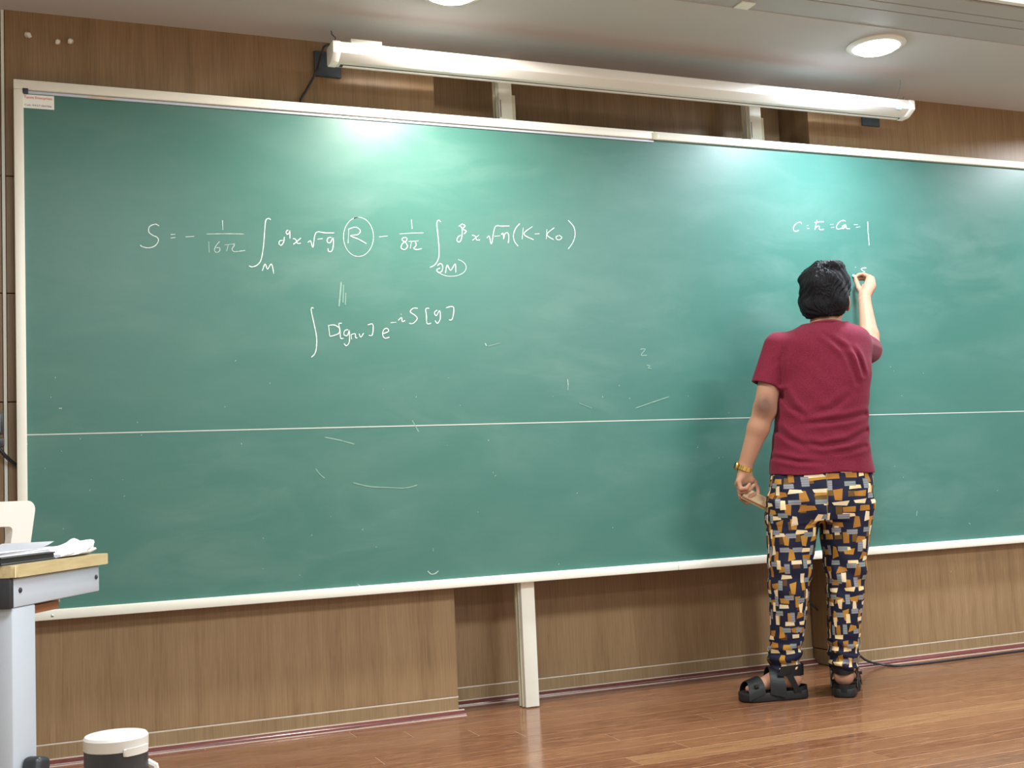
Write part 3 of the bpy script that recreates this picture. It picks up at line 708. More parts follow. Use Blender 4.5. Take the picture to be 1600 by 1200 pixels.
class Field:
    def __init__(s, lo, hi, h):
        s.lo = np.array(lo, float); s.h = h; s.n = np.ceil((np.array(hi)-s.lo)/h).astype(int)+1
        s.D = np.full(s.n, 1.0, np.float32)
    def box(s, lo, hi):
        a = np.clip(np.floor((np.array(lo)-s.lo)/s.h).astype(int), 0, s.n-1); b = np.clip(np.ceil((np.array(hi)-s.lo)/s.h).astype(int)+1, 1, s.n)
        sl = tuple(slice(i, j) for i, j in zip(a, b))
        g = [((np.arange(i, j)*s.h)+l).astype(np.float32) for i, j, l in zip(a, b, s.lo)]
        return sl, g[0][:, None, None], g[1][None, :, None], g[2][None, None, :]
    def join(s, sl, d, k):
        D = s.D[sl]
        if k <= 0: np.minimum(D, d, out=D)
        else:
            hh = np.clip(.5+.5*(D-d)/k, 0, 1); s.D[sl] = D+(d-D)*hh-k*hh*(1-hh)
    def cone(s, a, b, r0, r1=None, k=.01, cut=None):
        r1 = r0 if r1 is None else r1; a, b = np.array(a, float), np.array(b, float); m = max(r0, r1)+.03+k
        sl, x, y, z = s.box(np.minimum(a, b)-m, np.maximum(a, b)+m); d = b-a; L2 = max(d@d, 1e-9)
        t = np.clip(((x-a[0])*d[0]+(y-a[1])*d[1]+(z-a[2])*d[2])/L2, 0, 1)
        q = np.sqrt((x-a[0]-t*d[0])**2+(y-a[1]-t*d[1])**2+(z-a[2]-t*d[2])**2)-(r0+(r1-r0)*t)
        if cut is not None: q = np.maximum(q, cut(x, y, z))
        s.join(sl, q, k)
    def chain(s, pts, rs, k=.006):
        for i in range(len(pts)-1): s.cone(pts[i], pts[i+1], rs[i], rs[i+1], k)
    def ellip(s, c, r, R=None, k=.01, cut=None):
        c = np.array(c); m = max(r)+.03+k; sl, x, y, z = s.box(c-m, c+m); R = np.eye(3) if R is None else np.array(R)
        X, Y, Z = x-c[0], y-c[1], z-c[2]
        q = [R[0][i]*X+R[1][i]*Y+R[2][i]*Z for i in range(3)]
        k0 = np.sqrt(sum((q[i]/r[i])**2 for i in range(3))); k1 = np.sqrt(sum((q[i]/r[i]**2)**2 for i in range(3)))+1e-6
        d = k0*(k0-1)/k1
        if cut is not None: d = np.maximum(d, cut(x, y, z))
        s.join(sl, d, k)
    def stack(s, rows, k=.01, e=2.3, grow=0, zlo=None, zhi=None, fold=None):
        """rows: (py, px_left, px_right, off, half_depth)"""
        T = []
        for py, xl, xr, off, hd in rows:
            a, b = Lp(xl, py, off), Lp(xr, py, off); T.append(((a[2]+b[2])/2, (a[0]+b[0])/2, (b[0]-a[0])/2, off, hd))
        T = np.array(sorted(T)); zz = np.linspace(T[0, 0], T[-1, 0], 160)
        C = [np.interp(zz, T[:, 0], T[:, i]) for i in range(1, 5)]
        ker = np.hanning(15); ker /= ker.sum(); C = [np.convolve(np.pad(c, 7, 'edge'), ker, 'valid') for c in C]
        m = .04; lo = [T[:, 1].min()-T[:, 2].max()-m, T[:, 3].min()-T[:, 4].max()-m, (T[0, 0] if zlo is None else zlo)-.01]
        hi = [T[:, 1].max()+T[:, 2].max()+m, T[:, 3].max()+T[:, 4].max()+m, (T[-1, 0] if zhi is None else zhi)+.03]
        sl, x, y, z = s.box(lo, hi); cx, rx, cy, ry = [np.interp(z, zz, c) for c in C]
        rx = rx+grow; ry = ry+grow
        q = ((np.abs(x-cx)/rx)**e+(np.abs(y-cy)/ry)**e)**(1/e); d = (q-1)*np.minimum(rx, ry)
        d = np.maximum(d, z-(T[-1, 0] if zhi is None else zhi)); d = np.maximum(d, (T[0, 0] if zlo is None else zlo)-z)
        if fold is not None: d = d+fold(x, y, z)
        s.join(sl, d.astype(np.float32), k)
    def mesh(s, name):
        V = s.D; B = V < 0; nx, ny, nz = V.shape
        cnt = np.zeros((nx-1, ny-1, nz-1), np.int8)
        for i in (0, 1):
            for j in (0, 1):
                for k in (0, 1): cnt += B[i:nx-1+i, j:ny-1+j, k:nz-1+k]
        act = np.argwhere((cnt > 0) & (cnt < 8)); ids = np.full(cnt.shape, -1, np.int32); ids[tuple(act.T)] = np.arange(len(act))
        P = np.zeros((len(act), 3)); N = np.zeros(len(act))
        cs = [(i, j, k) for i in (0, 1) for j in (0, 1) for k in (0, 1)]
        val = {c: V[act[:, 0]+c[0], act[:, 1]+c[1], act[:, 2]+c[2]] for c in cs}
        for c in cs:
            for ax in range(3):
                if c[ax]: continue
                e = list(c); e[ax] = 1; a, b = val[c], val[tuple(e)]; m = (a < 0) != (b < 0); t = np.where(m, a/(a-b+1e-12), 0)
                q = np.tile(np.array(c, float), (len(act), 1)); q[:, ax] += t; P += q*m[:, None]; N += m
        P = (P/N[:, None]+act)*s.h+s.lo
        F = []
        for ax in range(3):
            o1, o2 = [(1, 2), (2, 0), (0, 1)][ax]
            sa = [slice(None)]*3; sb = [slice(None)]*3; sa[ax] = slice(0, -1); sb[ax] = slice(1, None)
            A_, B_ = B[tuple(sa)], B[tuple(sb)]; E = np.argwhere(A_ != B_)
            E = E[(E[:, o1] > 0) & (E[:, o2] > 0) & (E[:, o1] < V.shape[o1]-1) & (E[:, o2] < V.shape[o2]-1)]
            fl = A_[tuple(E.T)]
            def g(d1, d2):
                q = E.copy(); q[:, o1] += d1; q[:, o2] += d2; return ids[tuple(q.T)]
            Q = np.stack([g(-1, -1), g(0, -1), g(0, 0), g(-1, 0)], 1); Q[~fl] = Q[~fl][:, ::-1]; F.append(Q)
        F = np.concatenate(F); F = F[(F >= 0).all(1)]
        me = bpy.data.meshes.new(name); me.vertices.add(len(P)); me.vertices.foreach_set('co', P.astype(np.float32).ravel())
        me.loops.add(F.size); me.loops.foreach_set('vertex_index', F.ravel().astype(np.int32))
        me.polygons.add(len(F)); me.polygons.foreach_set('loop_start', np.arange(0, F.size, 4, dtype=np.int32))
        me.update(calc_edges=True); me.validate(); return me, P

ps_ = thing('person', 'person in a burgundy T-shirt and patterned trousers writing on the chalkboard, seen from behind', 'person', (PO[0], PO[1], 0), -YAW)
def soft(o, n=6, lam=.5):
    m = o.modifiers.new('smooth', 'SMOOTH'); m.factor = lam; m.iterations = n; return o

# key joints
sh_l, el_l, wr_l = Lp(1213, 542, 0), Lp(1195, 640, -.01), Lp(1163, 731, .02)
sh_r, el_r, wr_r = Lp(1336, 534, .05), Lp(1361, 549, .31), Lp(1351, 470, .485)
HEADC = Lp(1291, 458, .03)
hy = math.radians(-27)    # the head turned to the right, towards the writing hand
HR = np.array([[math.cos(hy), -math.sin(hy), 0], [math.sin(hy), math.cos(hy), 0], [0, 0, 1.0]])
def hp(x, y, z): return HEADC+HR@np.array([x, y, z])
# feet: heel point and direction on the floor, in person axes
def foot_frame(heel_px, toe_px, yaw_add=0):
    h = loc(onZ(*heel_px, 0)); t = loc(onZ(*toe_px, 0)); d = t-h; d /= np.linalg.norm(d)
    c, s_ = math.cos(yaw_add), math.sin(yaw_add); d = np.array([c*d[0]-s_*d[1], s_*d[0]+c*d[1], 0]); return h, d, np.array([-d[1], d[0], 0])
fl = foot_frame((1256, 1089), (1158, 1096))
fr_ = foot_frame((1320, 1090), (1328, 1050))
def fp(F, x, y, z): return F[0]+F[1]*x+F[2]*y+np.array([0, 0, z])

Bf = Field((-.52, -.22, -.01), (.42, .68, 1.72), .0036)
# torso and legs under the clothes
Bf.cone(Lp(1282, 760), Lp(1284, 640), .10, .10, .05); Bf.cone(Lp(1284, 640), Lp(1286, 560), .10, .095, .05)
Bf.cone(Lp(1245, 552), Lp(1315, 548, .02), .06, .06, .05)
for (hx, kx, ax_, F) in ((1242, 1232, 1226, fl), (1318, 1320, 1318, fr_)):
    Bf.cone(Lp(hx, 775), Lp(kx, 900, .0), .078, .052, .03); Bf.cone(Lp(kx, 900), Lp(kx-1, 960, .0), .050, .046, .02)
    Bf.cone(Lp(kx-1, 960), fp(F, .055, 0, .13), .046, .034, .02)
    Bf.cone(fp(F, .055, 0, .13), fp(F, .045, 0, .075), .034, .034, .015)
    Bf.cone(fp(F, .040, 0, .070), fp(F, .10, 0, .072), .033, .032, .015)
    Bf.cone(fp(F, .05, 0, .095), fp(F, .125, 0, .072), .030, .026, .015)
    Bf.cone(fp(F, .10, 0, .068), fp(F, .18, .012, .056), .030, .022, .012); Bf.cone(fp(F, .10, 0, .068), fp(F, .18, -.014, .054), .028, .020, .012)
    inner = -1 if F is fl else 1
    for q in range(5):
        yy = (-.034+.017*q)*(inner); Lt = [.238, .246, .240, .230, .216][q]; rt = [.0125, .0092, .009, .0085, .0085][q]
        Bf.cone(fp(F, .185, yy*.8, .053), fp(F, Lt-.022, yy, .047), rt+.003, rt, .006)
# neck and head
nk = Lp(1287, 525, -.005); Bf.cone(nk, HEADC+np.array([0, .0, -.055]), .060, .056, .02)
Bf.ellip(hp(0, -.012, .024), (.076, .096, .082), HR, .01)
Bf.ellip(hp(0, .022, -.035), (.060, .072, .085), HR, .03)
Bf.ellip(hp(0, .058, -.098), (.030, .026, .022), HR, .03)          # chin
Bf.cone(hp(0, .088, -.005), hp(0, .106, -.040), .009, .014, .012)  # nose
for sx in (-1, 1):
    Bf.ellip(hp(sx*.013, .098, -.044), (.009, .010, .008), HR, .006)
    Bf.ellip(hp(sx*.031, .078, .002), (.014, .010, .010), HR, .004)  # eye
    Bf.cone(hp(sx*.014, .092, .018), hp(sx*.048, .076, .018), .007, .006, .01)  # brow
    Bf.ellip(hp(sx*.036, .062, -.035), (.020, .018, .018), HR, .02)  # cheek
    ER = HR@np.array([[math.cos(sx*.35), -math.sin(sx*.35), 0], [math.sin(sx*.35), math.cos(sx*.35), 0], [0, 0, 1]])
    Bf.ellip(hp(sx*.083, -.006, -.044), (.0075, .019, .032), ER, .008)  # ear
    Bf.ellip(hp(sx*.077, .004, -.068), (.007, .010, .012), ER, .006)
Bf.cone(hp(-.020, .090, -.066), hp(.020, .090, -.066), .007, .007, .006); Bf.cone(hp(-.016, .088, -.076), hp(.016, .088, -.076), .0075, .0075, .003)
# arms
Bf.cone(sh_l, el_l, .046, .043, .02); Bf.ellip(el_l+np.array([.0, -.012, .004]), (.036, .036, .04), None, .02)
mid = el_l*.68+wr_l*.32; Bf.cone(el_l, mid, .042, .041, .015); Bf.cone(mid, wr_l, .041, .0265, .015)
Bf.cone(sh_r, el_r, .046, .042, .02); mid = el_r*.70+wr_r*.30; Bf.cone(el_r, mid, .041, .039, .015); Bf.cone(mid, wr_r, .039, .0255, .015)
# left hand, curled around the duster
w0 = Lp(1164, 737, .022)
Bf.cone(wr_l, w0, .0262, .024, .01)
mc = [Lp(1154, 752, -.004), Lp(1153, 756, .014), Lp(1154, 759, .032), Lp(1157, 760, .048)]
for p in mc: Bf.cone(w0, p, .021, .0115, .012)
Bf.cone(w0, Lp(1172, 750, .02), .019, .014, .012); Bf.cone(Lp(1172, 750, .02), mc[1], .013, .010, .012)
Bf.chain([mc[0], Lp(1157.5, 764, -.016), Lp(1166, 763, -.024), Lp(1171, 756.5, -.018)], [.0100, .0082, .0074, .0066], .003)
Bf.chain([mc[1], Lp(1158, 769, .000), Lp(1170, 766, -.014), Lp(1178, 758, -.012)], [.0108, .0088, .0080, .0070], .003)
Bf.chain([mc[2], Lp(1157, 775, .022), Lp(1169, 778, .000), Lp(1180, 771, -.004)], [.0108, .0088, .0080, .0072], .003)
Bf.chain([mc[3], Lp(1158, 779, .044), Lp(1167, 786, .024), Lp(1178, 784, .010)], [.0105, .0086, .0078, .0070], .003)
Bf.chain([Lp(1170, 744, .034), Lp(1179, 754, .036), Lp(1183, 763, .026), Lp(1185, 771, .016)], [.0145, .0110, .0095, .0082], .006)
# right hand pinching the chalk
tip = loc(onY(1332.5, 430.5, SURF-.0012))
w1 = Lp(1351, 463, .498); Bf.cone(wr_r, w1, .0252, .023, .01)
mr_ = [Lp(1358, 433, .545), Lp(1363, 436, .535), Lp(1365, 442, .525), Lp(1364, 449, .518)]
for p in mr_: Bf.cone(w1, p, .0205, .0120, .012)
Bf.chain([mr_[0], Lp(1349, 428.5, .583), Lp(1342, 429.5, .592), Lp(1337.5, 432, .590)], [.0108, .0090, .0082, .0070], .003)
Bf.chain([mr_[1], Lp(1353, 436, .592), Lp(1344, 435.5, .600), Lp(1339, 435.5, .598)], [.0110, .0090, .0082, .0072], .003)
Bf.chain([mr_[2], Lp(1357, 443, .588), Lp(1349, 446, .588), Lp(1347, 451, .570)], [.0105, .0086, .0078, .0070], .003)
Bf.chain([mr_[3], Lp(1358, 452, .575), Lp(1352, 455, .572), Lp(1350, 459, .555)], [.0098, .0078, .0070, .0064], .003)
Bf.chain([Lp(1348, 459, .510), Lp(1342, 450, .545), Lp(1338.5, 441, .572), Lp(1336.5, 434, .580)], [.0150, .0110, .0098, .0080], .006)
me, _ = Bf.mesh('body'); del Bf
body = soft(link('body', me, M['skin'], ps_, local=True, angle=180), 3)

for sx in (-1, 1):
    def ball(name, c, r, m, R=HR):
        mb = MB(); bmesh.ops.create_uvsphere(mb.bm, u_segments=16, v_segments=10, radius=1)
        for v in mb.bm.verts: v.co = Vector(c+R@np.array([v.co.x*r[0], v.co.y*r[1], v.co.z*r[2]]))
        return obj(name, mb, m, ps_, local=True)
    ball('eye', hp(sx*.031, .0815, .002), (.0115, .0080, .0062), M['eye_white'])
    ball('iris', hp(sx*.031, .0858, .002), (.0050, .0045, .0050), M['black_plastic'])
    obj('eyebrow', MB().tube([hp(sx*.014, .0985, .017), hp(sx*.030, .0945, .022), hp(sx*.048, .0820, .018)], [.003, .004, .002], 8), M['hair'], ps_, local=True)
obj('mouth', MB().tube([hp(-.022, .0925, -.071), hp(-.010, .0985, -.0705), hp(0, .0990, -.0712), hp(.010, .0985, -.0705), hp(.022, .0925, -.071)], [.001, .0025, .0025, .0025, .001], 8), M['lips'], ps_, local=True)

# hair
Hf = Field(HEADC-.17, HEADC+.17, .0030)
def hairline(x, y, z):
    X, Y, Z = x-HEADC[0], y-HEADC[1], z-HEADC[2]
    q0 = HR[0, 0]*X+HR[1, 0]*Y; q1 = HR[0, 1]*X+HR[1, 1]*Y
    face = q1-np.clip(.030+.35*(Z-.0), .0, .062)+0*q0       # nothing over the face
    nape = -Z-.100+.02*np.clip(q1+.06, 0, 1)*6
    return np.maximum(face, nape)
Hf.ellip(hp(0, -.016, .026), (.096, .110, .094), HR, .0, hairline)
Hf.ellip(hp(-.004, -.046, -.038), (.095, .074, .088), HR, .02, hairline)
Hf.ellip(hp(.0, .050, .072), (.070, .062, .036), HR, .02)           # fringe mass on top
Hf.cone(HEADC+np.array([-.070, -.02, .075]), HEADC+np.array([-.102, -.015, .052]), .020, .009, .010)       # tuft over the left temple
Hf.ellip(hp(.02, -.03, .096), (.058, .07, .022), HR, .02)
Hf.ellip(hp(-.055, .020, .084), (.035, .05, .022), HR, .02)
# combed locks in the surface
sl, x, y, z = Hf.box(HEADC-.165, HEADC+.165)
ph = np.arctan2(x-HEADC[0]+.03, y-HEADC[1]+.10); rad = z-HEADC[2]
Hf.D[sl] += (.0022*np.sin(ph*21+5*np.sin(rad*38)+rad*60)+.0014*np.sin(ph*47+rad*150+3*np.sin(rad*60)) + .003*np.sin(x*70+z*45)*np.sin(y*60+z*30)).astype(np.float32)
me, _ = Hf.mesh('hair'); del Hf
soft(link('hair', me, M['hair'], ps_, local=True, angle=180), 2)

# T-shirt: a thin shell, open at hem, sleeves and neck
def plane(p, n):
    n = np.array(n)/np.linalg.norm(n); return lambda x, y, z: (x-p[0])*n[0]+(y-p[1])*n[1]+(z-p[2])*n[2]
FOLDS = [  # (pixel polyline on the back, depth, width)
 ([(1355, 646), (1318, 655), (1280, 660), (1248, 664)], .0085, .012), ([(1358, 672), (1322, 690), (1282, 697), (1250, 692)], .0085, .011), ([(1354, 697), (1325, 705), (1296, 709)], .006, .010),
 ([(1224, 598), (1223, 565), (1228, 540)], .010, .012), ([(1226, 610), (1238, 636), (1260, 655)], .0075, .012), ([(1212, 662), (1235, 686), (1266, 704)], .006, .012),
 ([(1338, 598), (1326, 560), (1302, 528)], .0065, .013), ([(1350, 585), (1342, 560), (1331, 540)], .007, .010), ([(1208, 712), (1245, 722), (1290, 724)], .005, .010), ([(1285, 520), (1310, 540), (1330, 548)], .004, .012),
 ([(1218, 560), (1203, 575), (1192, 590)], .004, .010), ([(1210, 548), (1202, 562), (1188, 572)], .0035, .008), ([(1322, 620), (1296, 640), (1262, 648)], .004, .014)]
def shirt_fold(x, y, z):
    out = np.zeros(np.broadcast(x, z).shape, np.float32)
    X = x[:, 0, :]; Z = z[0, 0, :][None, :]; acc = np.zeros((x.shape[0], z.shape[2]), np.float32)
    for pts, dep, wid in FOLDS:
        best = np.full(acc.shape, 1.0, np.float32); sg = np.zeros(acc.shape, np.float32); en = np.zeros(acc.shape, np.float32)
        Q = [Lp(px, py, -.10) for px, py in pts]; tot = len(Q)-1
        for i in range(tot):
            a, b = Q[i][[0, 2]], Q[i+1][[0, 2]]; d = b-a
            t = np.clip(((X-a[0])*d[0]+(Z-a[1])*d[1])/(d@d), 0, 1)
            ex, ez = X-a[0]-t*d[0], Z-a[1]-t*d[1]; ds = np.sqrt(ex**2+ez**2); s_ = np.sign(d[0]*ez-d[1]*ex); m = ds < best
            best = np.where(m, ds, best); sg = np.where(m, s_, sg); en = np.where(m, (i+t)/tot, en)
        fade = np.sin(np.pi*np.clip(.18+en*.82, 0, 1))
        q = best/wid; acc += (dep*np.exp(-q*q*1.6)-.75*dep*np.exp(-((q-1.6)**2)))*fade
    back = np.clip((.03-y)/.05, 0, 1)
    noise = .0016*np.sin(z*52+np.sin(x*21)*2.2)*np.sin(x*33+z*17)
    return acc[:, None, :]*back+noise
TOR = [(506, 1256, 1320, .0, .066), (512, 1240, 1330, .0, .080), (520, 1222, 1340, .0, .095), (530, 1211, 1347, .0, .106), (545, 1208, 1351, .0, .114), (570, 1213, 1360, .0, .120), (600, 1217, 1359, .0, .124),
       (630, 1214, 1356, .0, .124), (660, 1211, 1353, .0, .122), (690, 1208, 1356, .0, .124), (720, 1204, 1361, .0, .128), (748, 1201, 1365, .0, .132)]
hem_z = Lp(1282, 741, -.12)[2]
hemL, hemR = Lp(1203, 743, -.03), Lp(1363, 737, -.03)
def hemcut(x, y, z): return (hemL[2]+(hemR[2]-hemL[2])*(x-hemL[0])/(hemR[0]-hemL[0]))+.004*np.sin(x*24+.6)-z
slL_end, slL_dir = Lp(1197, 602, -.004), None
slL_dir = slL_end-Lp(1214, 541, 0)
slR_a = Lp(1333, 536, .03); slR_end = sh_r+(el_r-sh_r)*.82; slR_dir = el_r-sh_r
lo_, hi_ = (-.34, -.20, hem_z-.06), (.34, .42, 1.52)
Of = Field(lo_, hi_, .0034)
Of.stack(TOR, 0, 2.35, 0, zlo=hem_z-.05, fold=shirt_fold)
def sl_wr(p): return lambda x, y, z: p(x, y, z)
Of.cone(Lp(1216, 541, 0), slL_end+slL_dir*.35, .056, .060, .030, plane(slL_end, slL_dir))
Of.cone(slR_a, slR_end+slR_dir*.2, .062, .056, .065, plane(slR_end, slR_dir))
If = Field(lo_, hi_, .0034); g = -.0105
If.stack([(r[0], r[1], r[2], r[3], r[4]) for r in TOR]+[(800, 1201, 1365, 0, .132)], 0, 2.35, g, zlo=hem_z-.06, fold=shirt_fold)
If.cone(Lp(1216, 541, 0), slL_end+slL_dir*.7, .056+g, .060+g, .028); If.cone(slR_a, slR_end+slR_dir*.5, .062+g, .056+g, .060)
If.cone(Lp(1287, 520, .0), Lp(1288, 470, .0), .066, .064, .0)
sl, x, y, z = Of.box(lo_, hi_)
D = np.maximum(Of.D, -If.D); D = np.maximum(D, np.broadcast_to(hemcut(x, y, z), D.shape)); Of.D = D.astype(np.float32)
me, _ = Of.mesh('t_shirt'); del Of, If, D
soft(link('t_shirt', me, M['shirt'], ps_, local=True, angle=180), 2)
# collar rib
cz = [Lp(1287+34*math.cos(a), 503.5-(3.5 if True else 0)*math.sin(a)*0+1.5*math.cos(a), .0) for a in (0,)]
nc = Lp(1287, 505, .0)
obj('collar', MB().tube([(nc[0]+.069*math.cos(2*math.pi*k/36), nc[1]+.004+.071*math.sin(2*math.pi*k/36), nc[2]-.002-.022*(.5+.5*math.sin(2*math.pi*k/36))) for k in range(36)], .0075, 8, closed=True), M['shirt'], ps_, local=True)

# trousers
def leg_rows(side):
    if side < 0:
        return [(785, 1199, 1281, .0, .115), (815, 1199, 1279, .0, .112), (840, 1199, 1275, 0, .105), (870, 1200, 1270, 0, .098), (900, 1201, 1267, .0, .092), (930, 1203, 1263, .0, .088), (960, 1204, 1259, .005, .080), (990, 1204, 1255, .01, .072), (1015, 1201, 1252, .016, .068), (1028, 1200, 1251, .018, .066), (1046, 1204, 1248, .02, .060)]
    return [(785, 1279, 1363, .0, .115), (815, 1281, 1360, .0, .112), (840, 1283, 1356, 0, .105), (870, 1287, 1353, 0, .098), (900, 1290, 1350, .0, .092), (930, 1292, 1348, .0, .088), (960, 1294, 1346, .0, .080), (990, 1294, 1343, .0, .072), (1015, 1294, 1341, .005, .068), (1028, 1294, 1341, .008, .066), (1046, 1297, 1338, .01, .060)]
HIP = [(730, 1207, 1359, .0, .118), (755, 1201, 1363, -.002, .128), (780, 1199, 1364, -.006, .132), (800, 1199, 1363, -.004, .128), (812, 1201, 1361, .0, .118)]
def cloth_fold(x, y, z):
    low = np.clip((.26-z)/.14, 0, 1); knee = np.exp(-((z-.46)/.09)**2); seat = np.exp(-((z-.74)/.07)**2)
    f = low*.0050*np.sin(z*150+3*np.sin(x*24)+2*np.sin(y*20)) + knee*.0038*np.sin(z*62+x*46+2*np.sin(x*19)) + seat*.0028*np.sin(z*58-np.abs(x-.01)*62+np.sin(x*30))
    return f+.0022*np.sin(x*40+z*12)*np.sin(y*34+z*9)
lo_, hi_ = (-.28, -.20, .03), (.28, .22, .92)
Tf = Field(lo_, hi_, .0034)
Tf.stack(HIP, .0, 2.4, fold=cloth_fold); Tf.stack(leg_rows(-1), .022, 2.25, fold=cloth_fold); Tf.stack(leg_rows(1), .012, 2.25, fold=cloth_fold)
sl, x, y, z = Tf.box(lo_, hi_)
for rows_ in (leg_rows(-1), leg_rows(1)):
    p = Lp((rows_[-1][1]+rows_[-1][2])/2, 1046, rows_[-1][3]); q_ = Lp((rows_[-3][1]+rows_[-3][2])/2, 1015, rows_[-3][3])
    d = q_-p; t = ((x-p[0])*d[0]+(y-p[1])*d[1]+(z-p[2])*d[2])/(d@d); tt = np.clip(t, -1, 1)
    dist = np.sqrt((x-p[0]-tt*d[0])**2+(y-p[1]-tt*d[1])**2+(z-p[2]-tt*d[2])**2)-.048
    Tf.D = np.maximum(Tf.D, -np.maximum(dist, t-1)).astype(np.float32)
me, P = Tf.mesh('trousers'); del Tf
# cloth coordinates: arc length around each leg, height along it
ctrL = Lp(1238, 900); ctrR = Lp(1320, 900); xm = (ctrL[0]+ctrR[0])/2
isL = P[:, 0] < np.interp(P[:, 2], [.2, .66, .9], [xm, Lp(1279, 815)[0], Lp(1280, 740)[0]])
cx = np.where(isL, ctrL[0], ctrR[0]); up = np.clip((P[:, 2]-.62)/.1, 0, 1)
th = np.arctan2(P[:, 0]-cx, -(P[:, 1]-0.0)); rad = .092
uv = np.stack([th*rad+np.where(isL, -.2, .27), P[:, 2], 0*th], 1)
at = me.attributes.new('cloth_uv', 'FLOAT_VECTOR', 'POINT'); at.data.foreach_set('vector', uv.astype(np.float32).ravel())
soft(link('trousers', me, M['trousers'], ps_, local=True, angle=180), 2)

# sandals
def band(path, wdirs, width, th=.003):
    mb = MB(); n = len(path); w = width if hasattr(width, '__len__') else [width]*n
    V = []
    for i, p in enumerate(path):
        p = np.array(p); wd = np.array(wdirs[i]); wd = wd/np.linalg.norm(wd)
        V.append([mb.bm.verts.new(p+wd*w[i]*(s-.5)) for s in (0, .5, 1)])
    fs = [mb.bm.faces.new((V[i][j], V[i+1][j], V[i+1][j+1], V[i][j+1])) for i in range(n-1) for j in range(2)]
    bmesh.ops.recalc_face_normals(mb.bm, faces=fs); bmesh.ops.solidify(mb.bm, geom=fs, thickness=th); return mb
def sandal(F, lat):
    F = (F[0], F[1], F[2]*1.12)
    """lat: +1 when the outer side of the foot lies on the frame's left"""
    prof = [(0, .012), (.004, .024), (.018, .034), (.05, .039), (.09, .037), (.13, .040), (.18, .049), (.215, .049), (.24, .042), (.258, .027), (.263, .012)]
    out = [fp(F, x-.012, y, 0) for x, y in prof]+[fp(F, x-.012, -y, 0) for x, y in prof[::-1]]
    mb = MB(); A_ = [mb.bm.verts.new((p[0], p[1], .002)) for p in out]; B_ = [mb.bm.verts.new((p[0], p[1], .033)) for p in out]; n = len(out)
    mb.bm.faces.new(A_[::-1]); mb.bm.faces.new(B_)
    for k in range(n): mb.bm.faces.new((A_[k], A_[(k+1) % n], B_[(k+1) % n], B_[k]))
    bmesh.ops.bevel(mb.bm, geom=[e for e in mb.bm.edges if abs(e.verts[0].co.z-e.verts[1].co.z) < .001], offset=.004, segments=2, profile=.5, affect='EDGES')
    so = obj('sandal', mb, M['black_rubber'], ps_, local=True)
    def st(pts, wd, width): obj('strap', band([fp(F, *p) for p in pts], [F[1]*w[0]+F[2]*w[1]+np.array([0, 0, w[2]]) for w in wd], width), M['leather'], so, local=True)
    arc = lambda x, hw, top, z0=.02, n=13, skew=0: [(x+skew*math.cos(math.pi*i/(n-1)), hw*math.cos(math.pi*i/(n-1)), z0+(top-z0)*math.sin(math.pi*i/(n-1))**.75) for i in range(n)]
    st(arc(.200, .052, .082), [(1, 0, -.35)]*13, [.068, .068, .064, .060, .056, .052, .050, .052, .056, .060, .064, .068, .068])
    st(arc(.112, .049, .118, skew=.004), [(1, 0, .25)]*13, [.064, .062, .058, .055, .052, .050, .050, .050, .052, .055, .058, .062, .064])
    st(arc(.120, .0525, .103, skew=.004)[2:6], [(1, 0, .25)]*4, [.030, .032, .030, .024])
    # ankle strap from the instep around the back of the heel
    n = 19; pts = []; w = []
    for i in range(n):
        a = math.pi*(-.5+1.0*i/(n-1)); a2 = math.pi*i/(n-1)
        pts.append((.046-.050*math.sin(a2)+.060*abs(math.cos(a2))**3, .0475*math.cos(a2)*1.0, .106-.002*math.sin(a2)+.004*abs(math.cos(a2)))); w.append((-.25*abs(math.cos(a2)), 0, 1))
    st(pts, w, [.034+.010*math.sin(math.pi*i/(n-1)) for i in range(n)])
    # raised heel rim of the footbed
    n = 15; pts = [(.050-.064*math.sin(math.pi*i/(n-1)), .0405*math.cos(math.pi*i/(n-1)), .034) for i in range(n)]
    st(pts, [(0, 0, 1)]*n, [.016, .020, .024]+[.026]*(n-6)+[.024, .020, .016])
    # side pieces tying strap and sole
    for sd in (1, -1): st([(.040, sd*.043, .030), (.052, sd*.046, .060), (.070, sd*.0475, .095)], [(1, 0, -.4)]*3, [.022, .020, .024])
    b0 = fp(F, .200, lat*.047, .060); obj('buckle', MB().box((b0[0]-.008, b0[1]-.007, b0[2]-.006), (b0[0]+.008, b0[1]+.007, b0[2]+.006), .002), M['leather'], so, local=True)
    return so
sandal(fl, 1); sandal(fr_, -1)

# watch
wd = (wr_l-el_l)/np.linalg.norm(wr_l-el_l); wc = Lp(1163.3, 731.5, .019)
ax1 = np.cross(wd, [0, 1, 0]); ax1 /= np.linalg.norm(ax1); ax2 = np.cross(wd, ax1)
mb = MB(); n = 66; R4 = []
for k in range(n):
    a = 2*math.pi*k/n; dr = -.0012 if k % 3 == 0 else 0; e_ = ax1*math.cos(a)+ax2*math.sin(a)
    R4.append([mb.bm.verts.new(wc+e_*(r_+d2)+wd*t_) for r_, d2, t_ in ((.0272, 0, -.0085), (.0322, dr, -.0085), (.0322, dr, .0085), (.0272, 0, .0085))])
for k in range(n):
    for q in range(4): mb.bm.faces.new((R4[k][q], R4[k][(q+1) % 4], R4[(k+1) % n][(q+1) % 4], R4[(k+1) % n][q]))
wt = obj('wristwatch', mb, M['gold'], ps_, local=True, smooth=False)
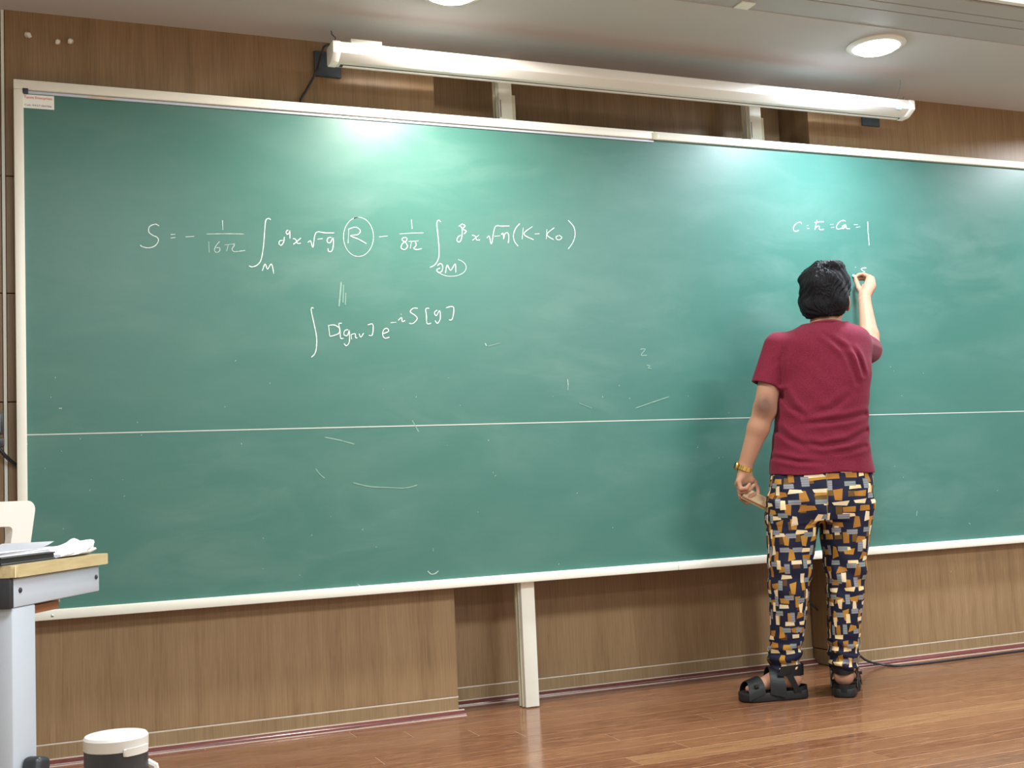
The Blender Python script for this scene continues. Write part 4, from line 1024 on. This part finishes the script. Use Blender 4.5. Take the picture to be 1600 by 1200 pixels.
Rw = Matrix((Vector(ax2), Vector(wd), Vector(-ax1))).transposed(); sgn = 1 if (-ax1)[0] < 0 else -1
if sgn < 0: Rw = Matrix((Vector(-ax2), Vector(wd), Vector(ax1))).transposed()
cc = wc+(Rw@Vector((0, 0, 1)))*1.0*0; ctr = Vector(wc)+Rw@Vector((0, 0, .0300))
obj('watch_case', MB().lathe([(.0165, 0), (.0175, .002), (.0175, .006), (.0150, .0085), (.0, .0085)], ctr, 24, Rw), M['gold'], wt, local=True)
obj('watch_dial', MB().lathe([(.0135, .0086), (.0135, .0090), (0, .0090)], ctr, 24, Rw), M['black_plastic'], wt, local=True)
pk = Lp(1199, 770, -.02)

# chalk stick in the right hand and wooden duster in the left hand
c1 = Vector(toworld(tip)); c0_ = Vector(toworld(Lp(1343, 434, .596)))
d_ = (c0_-c1).normalized()
t = obj('chalk_stick', MB().tube([c1, c1+d_*.002, c1+d_*.026, c1+d_*.027], [.0045, .0055, .0055, .0045], 12), M['chalkstick'], None)
tag(t, 'short white chalk stick pinched in the raised right hand against the board', 'chalk')
M['duster_wood'] = plain('duster_wood', (.42, .29, .17), .6, var=.15); M['felt'] = plain('cream_felt', (.66, .58, .40), .95, var=.1)
da, db = Lp(1161, 770, .012), Lp(1197, 788, .012)
dm = (da+db)/2; wdm = toworld(dm)
du = thing('chalk_duster', 'wooden chalk duster held in the lowered left hand', 'duster', wdm, 0)
ex = Vector(toworld(db)-toworld(da)); Ld = ex.length; ex.normalize(); ey = Vector((BH[0], BH[1], 0)); ey = (ey-ex*ey.dot(ex)).normalized(); ez = ex.cross(ey)
# tilt the block about its long axis
tl = math.radians(62); ey, ez = ey*math.cos(tl)+ez*math.sin(tl), ez*math.cos(tl)-ey*math.sin(tl)
Rd = Matrix((ex, ey, ez)).transposed()
obj('handle_block', MB().box((-Ld/2, -.022, 0), (Ld/2, .022, .013), .003, 2, Rd), M['duster_wood'], du, local=True)
obj('felt_pad', MB().box((-Ld/2+.001, -.021, -.011), (Ld/2-.001, .021, -.0004), .002, 2, Rd), M['felt'], du, local=True)
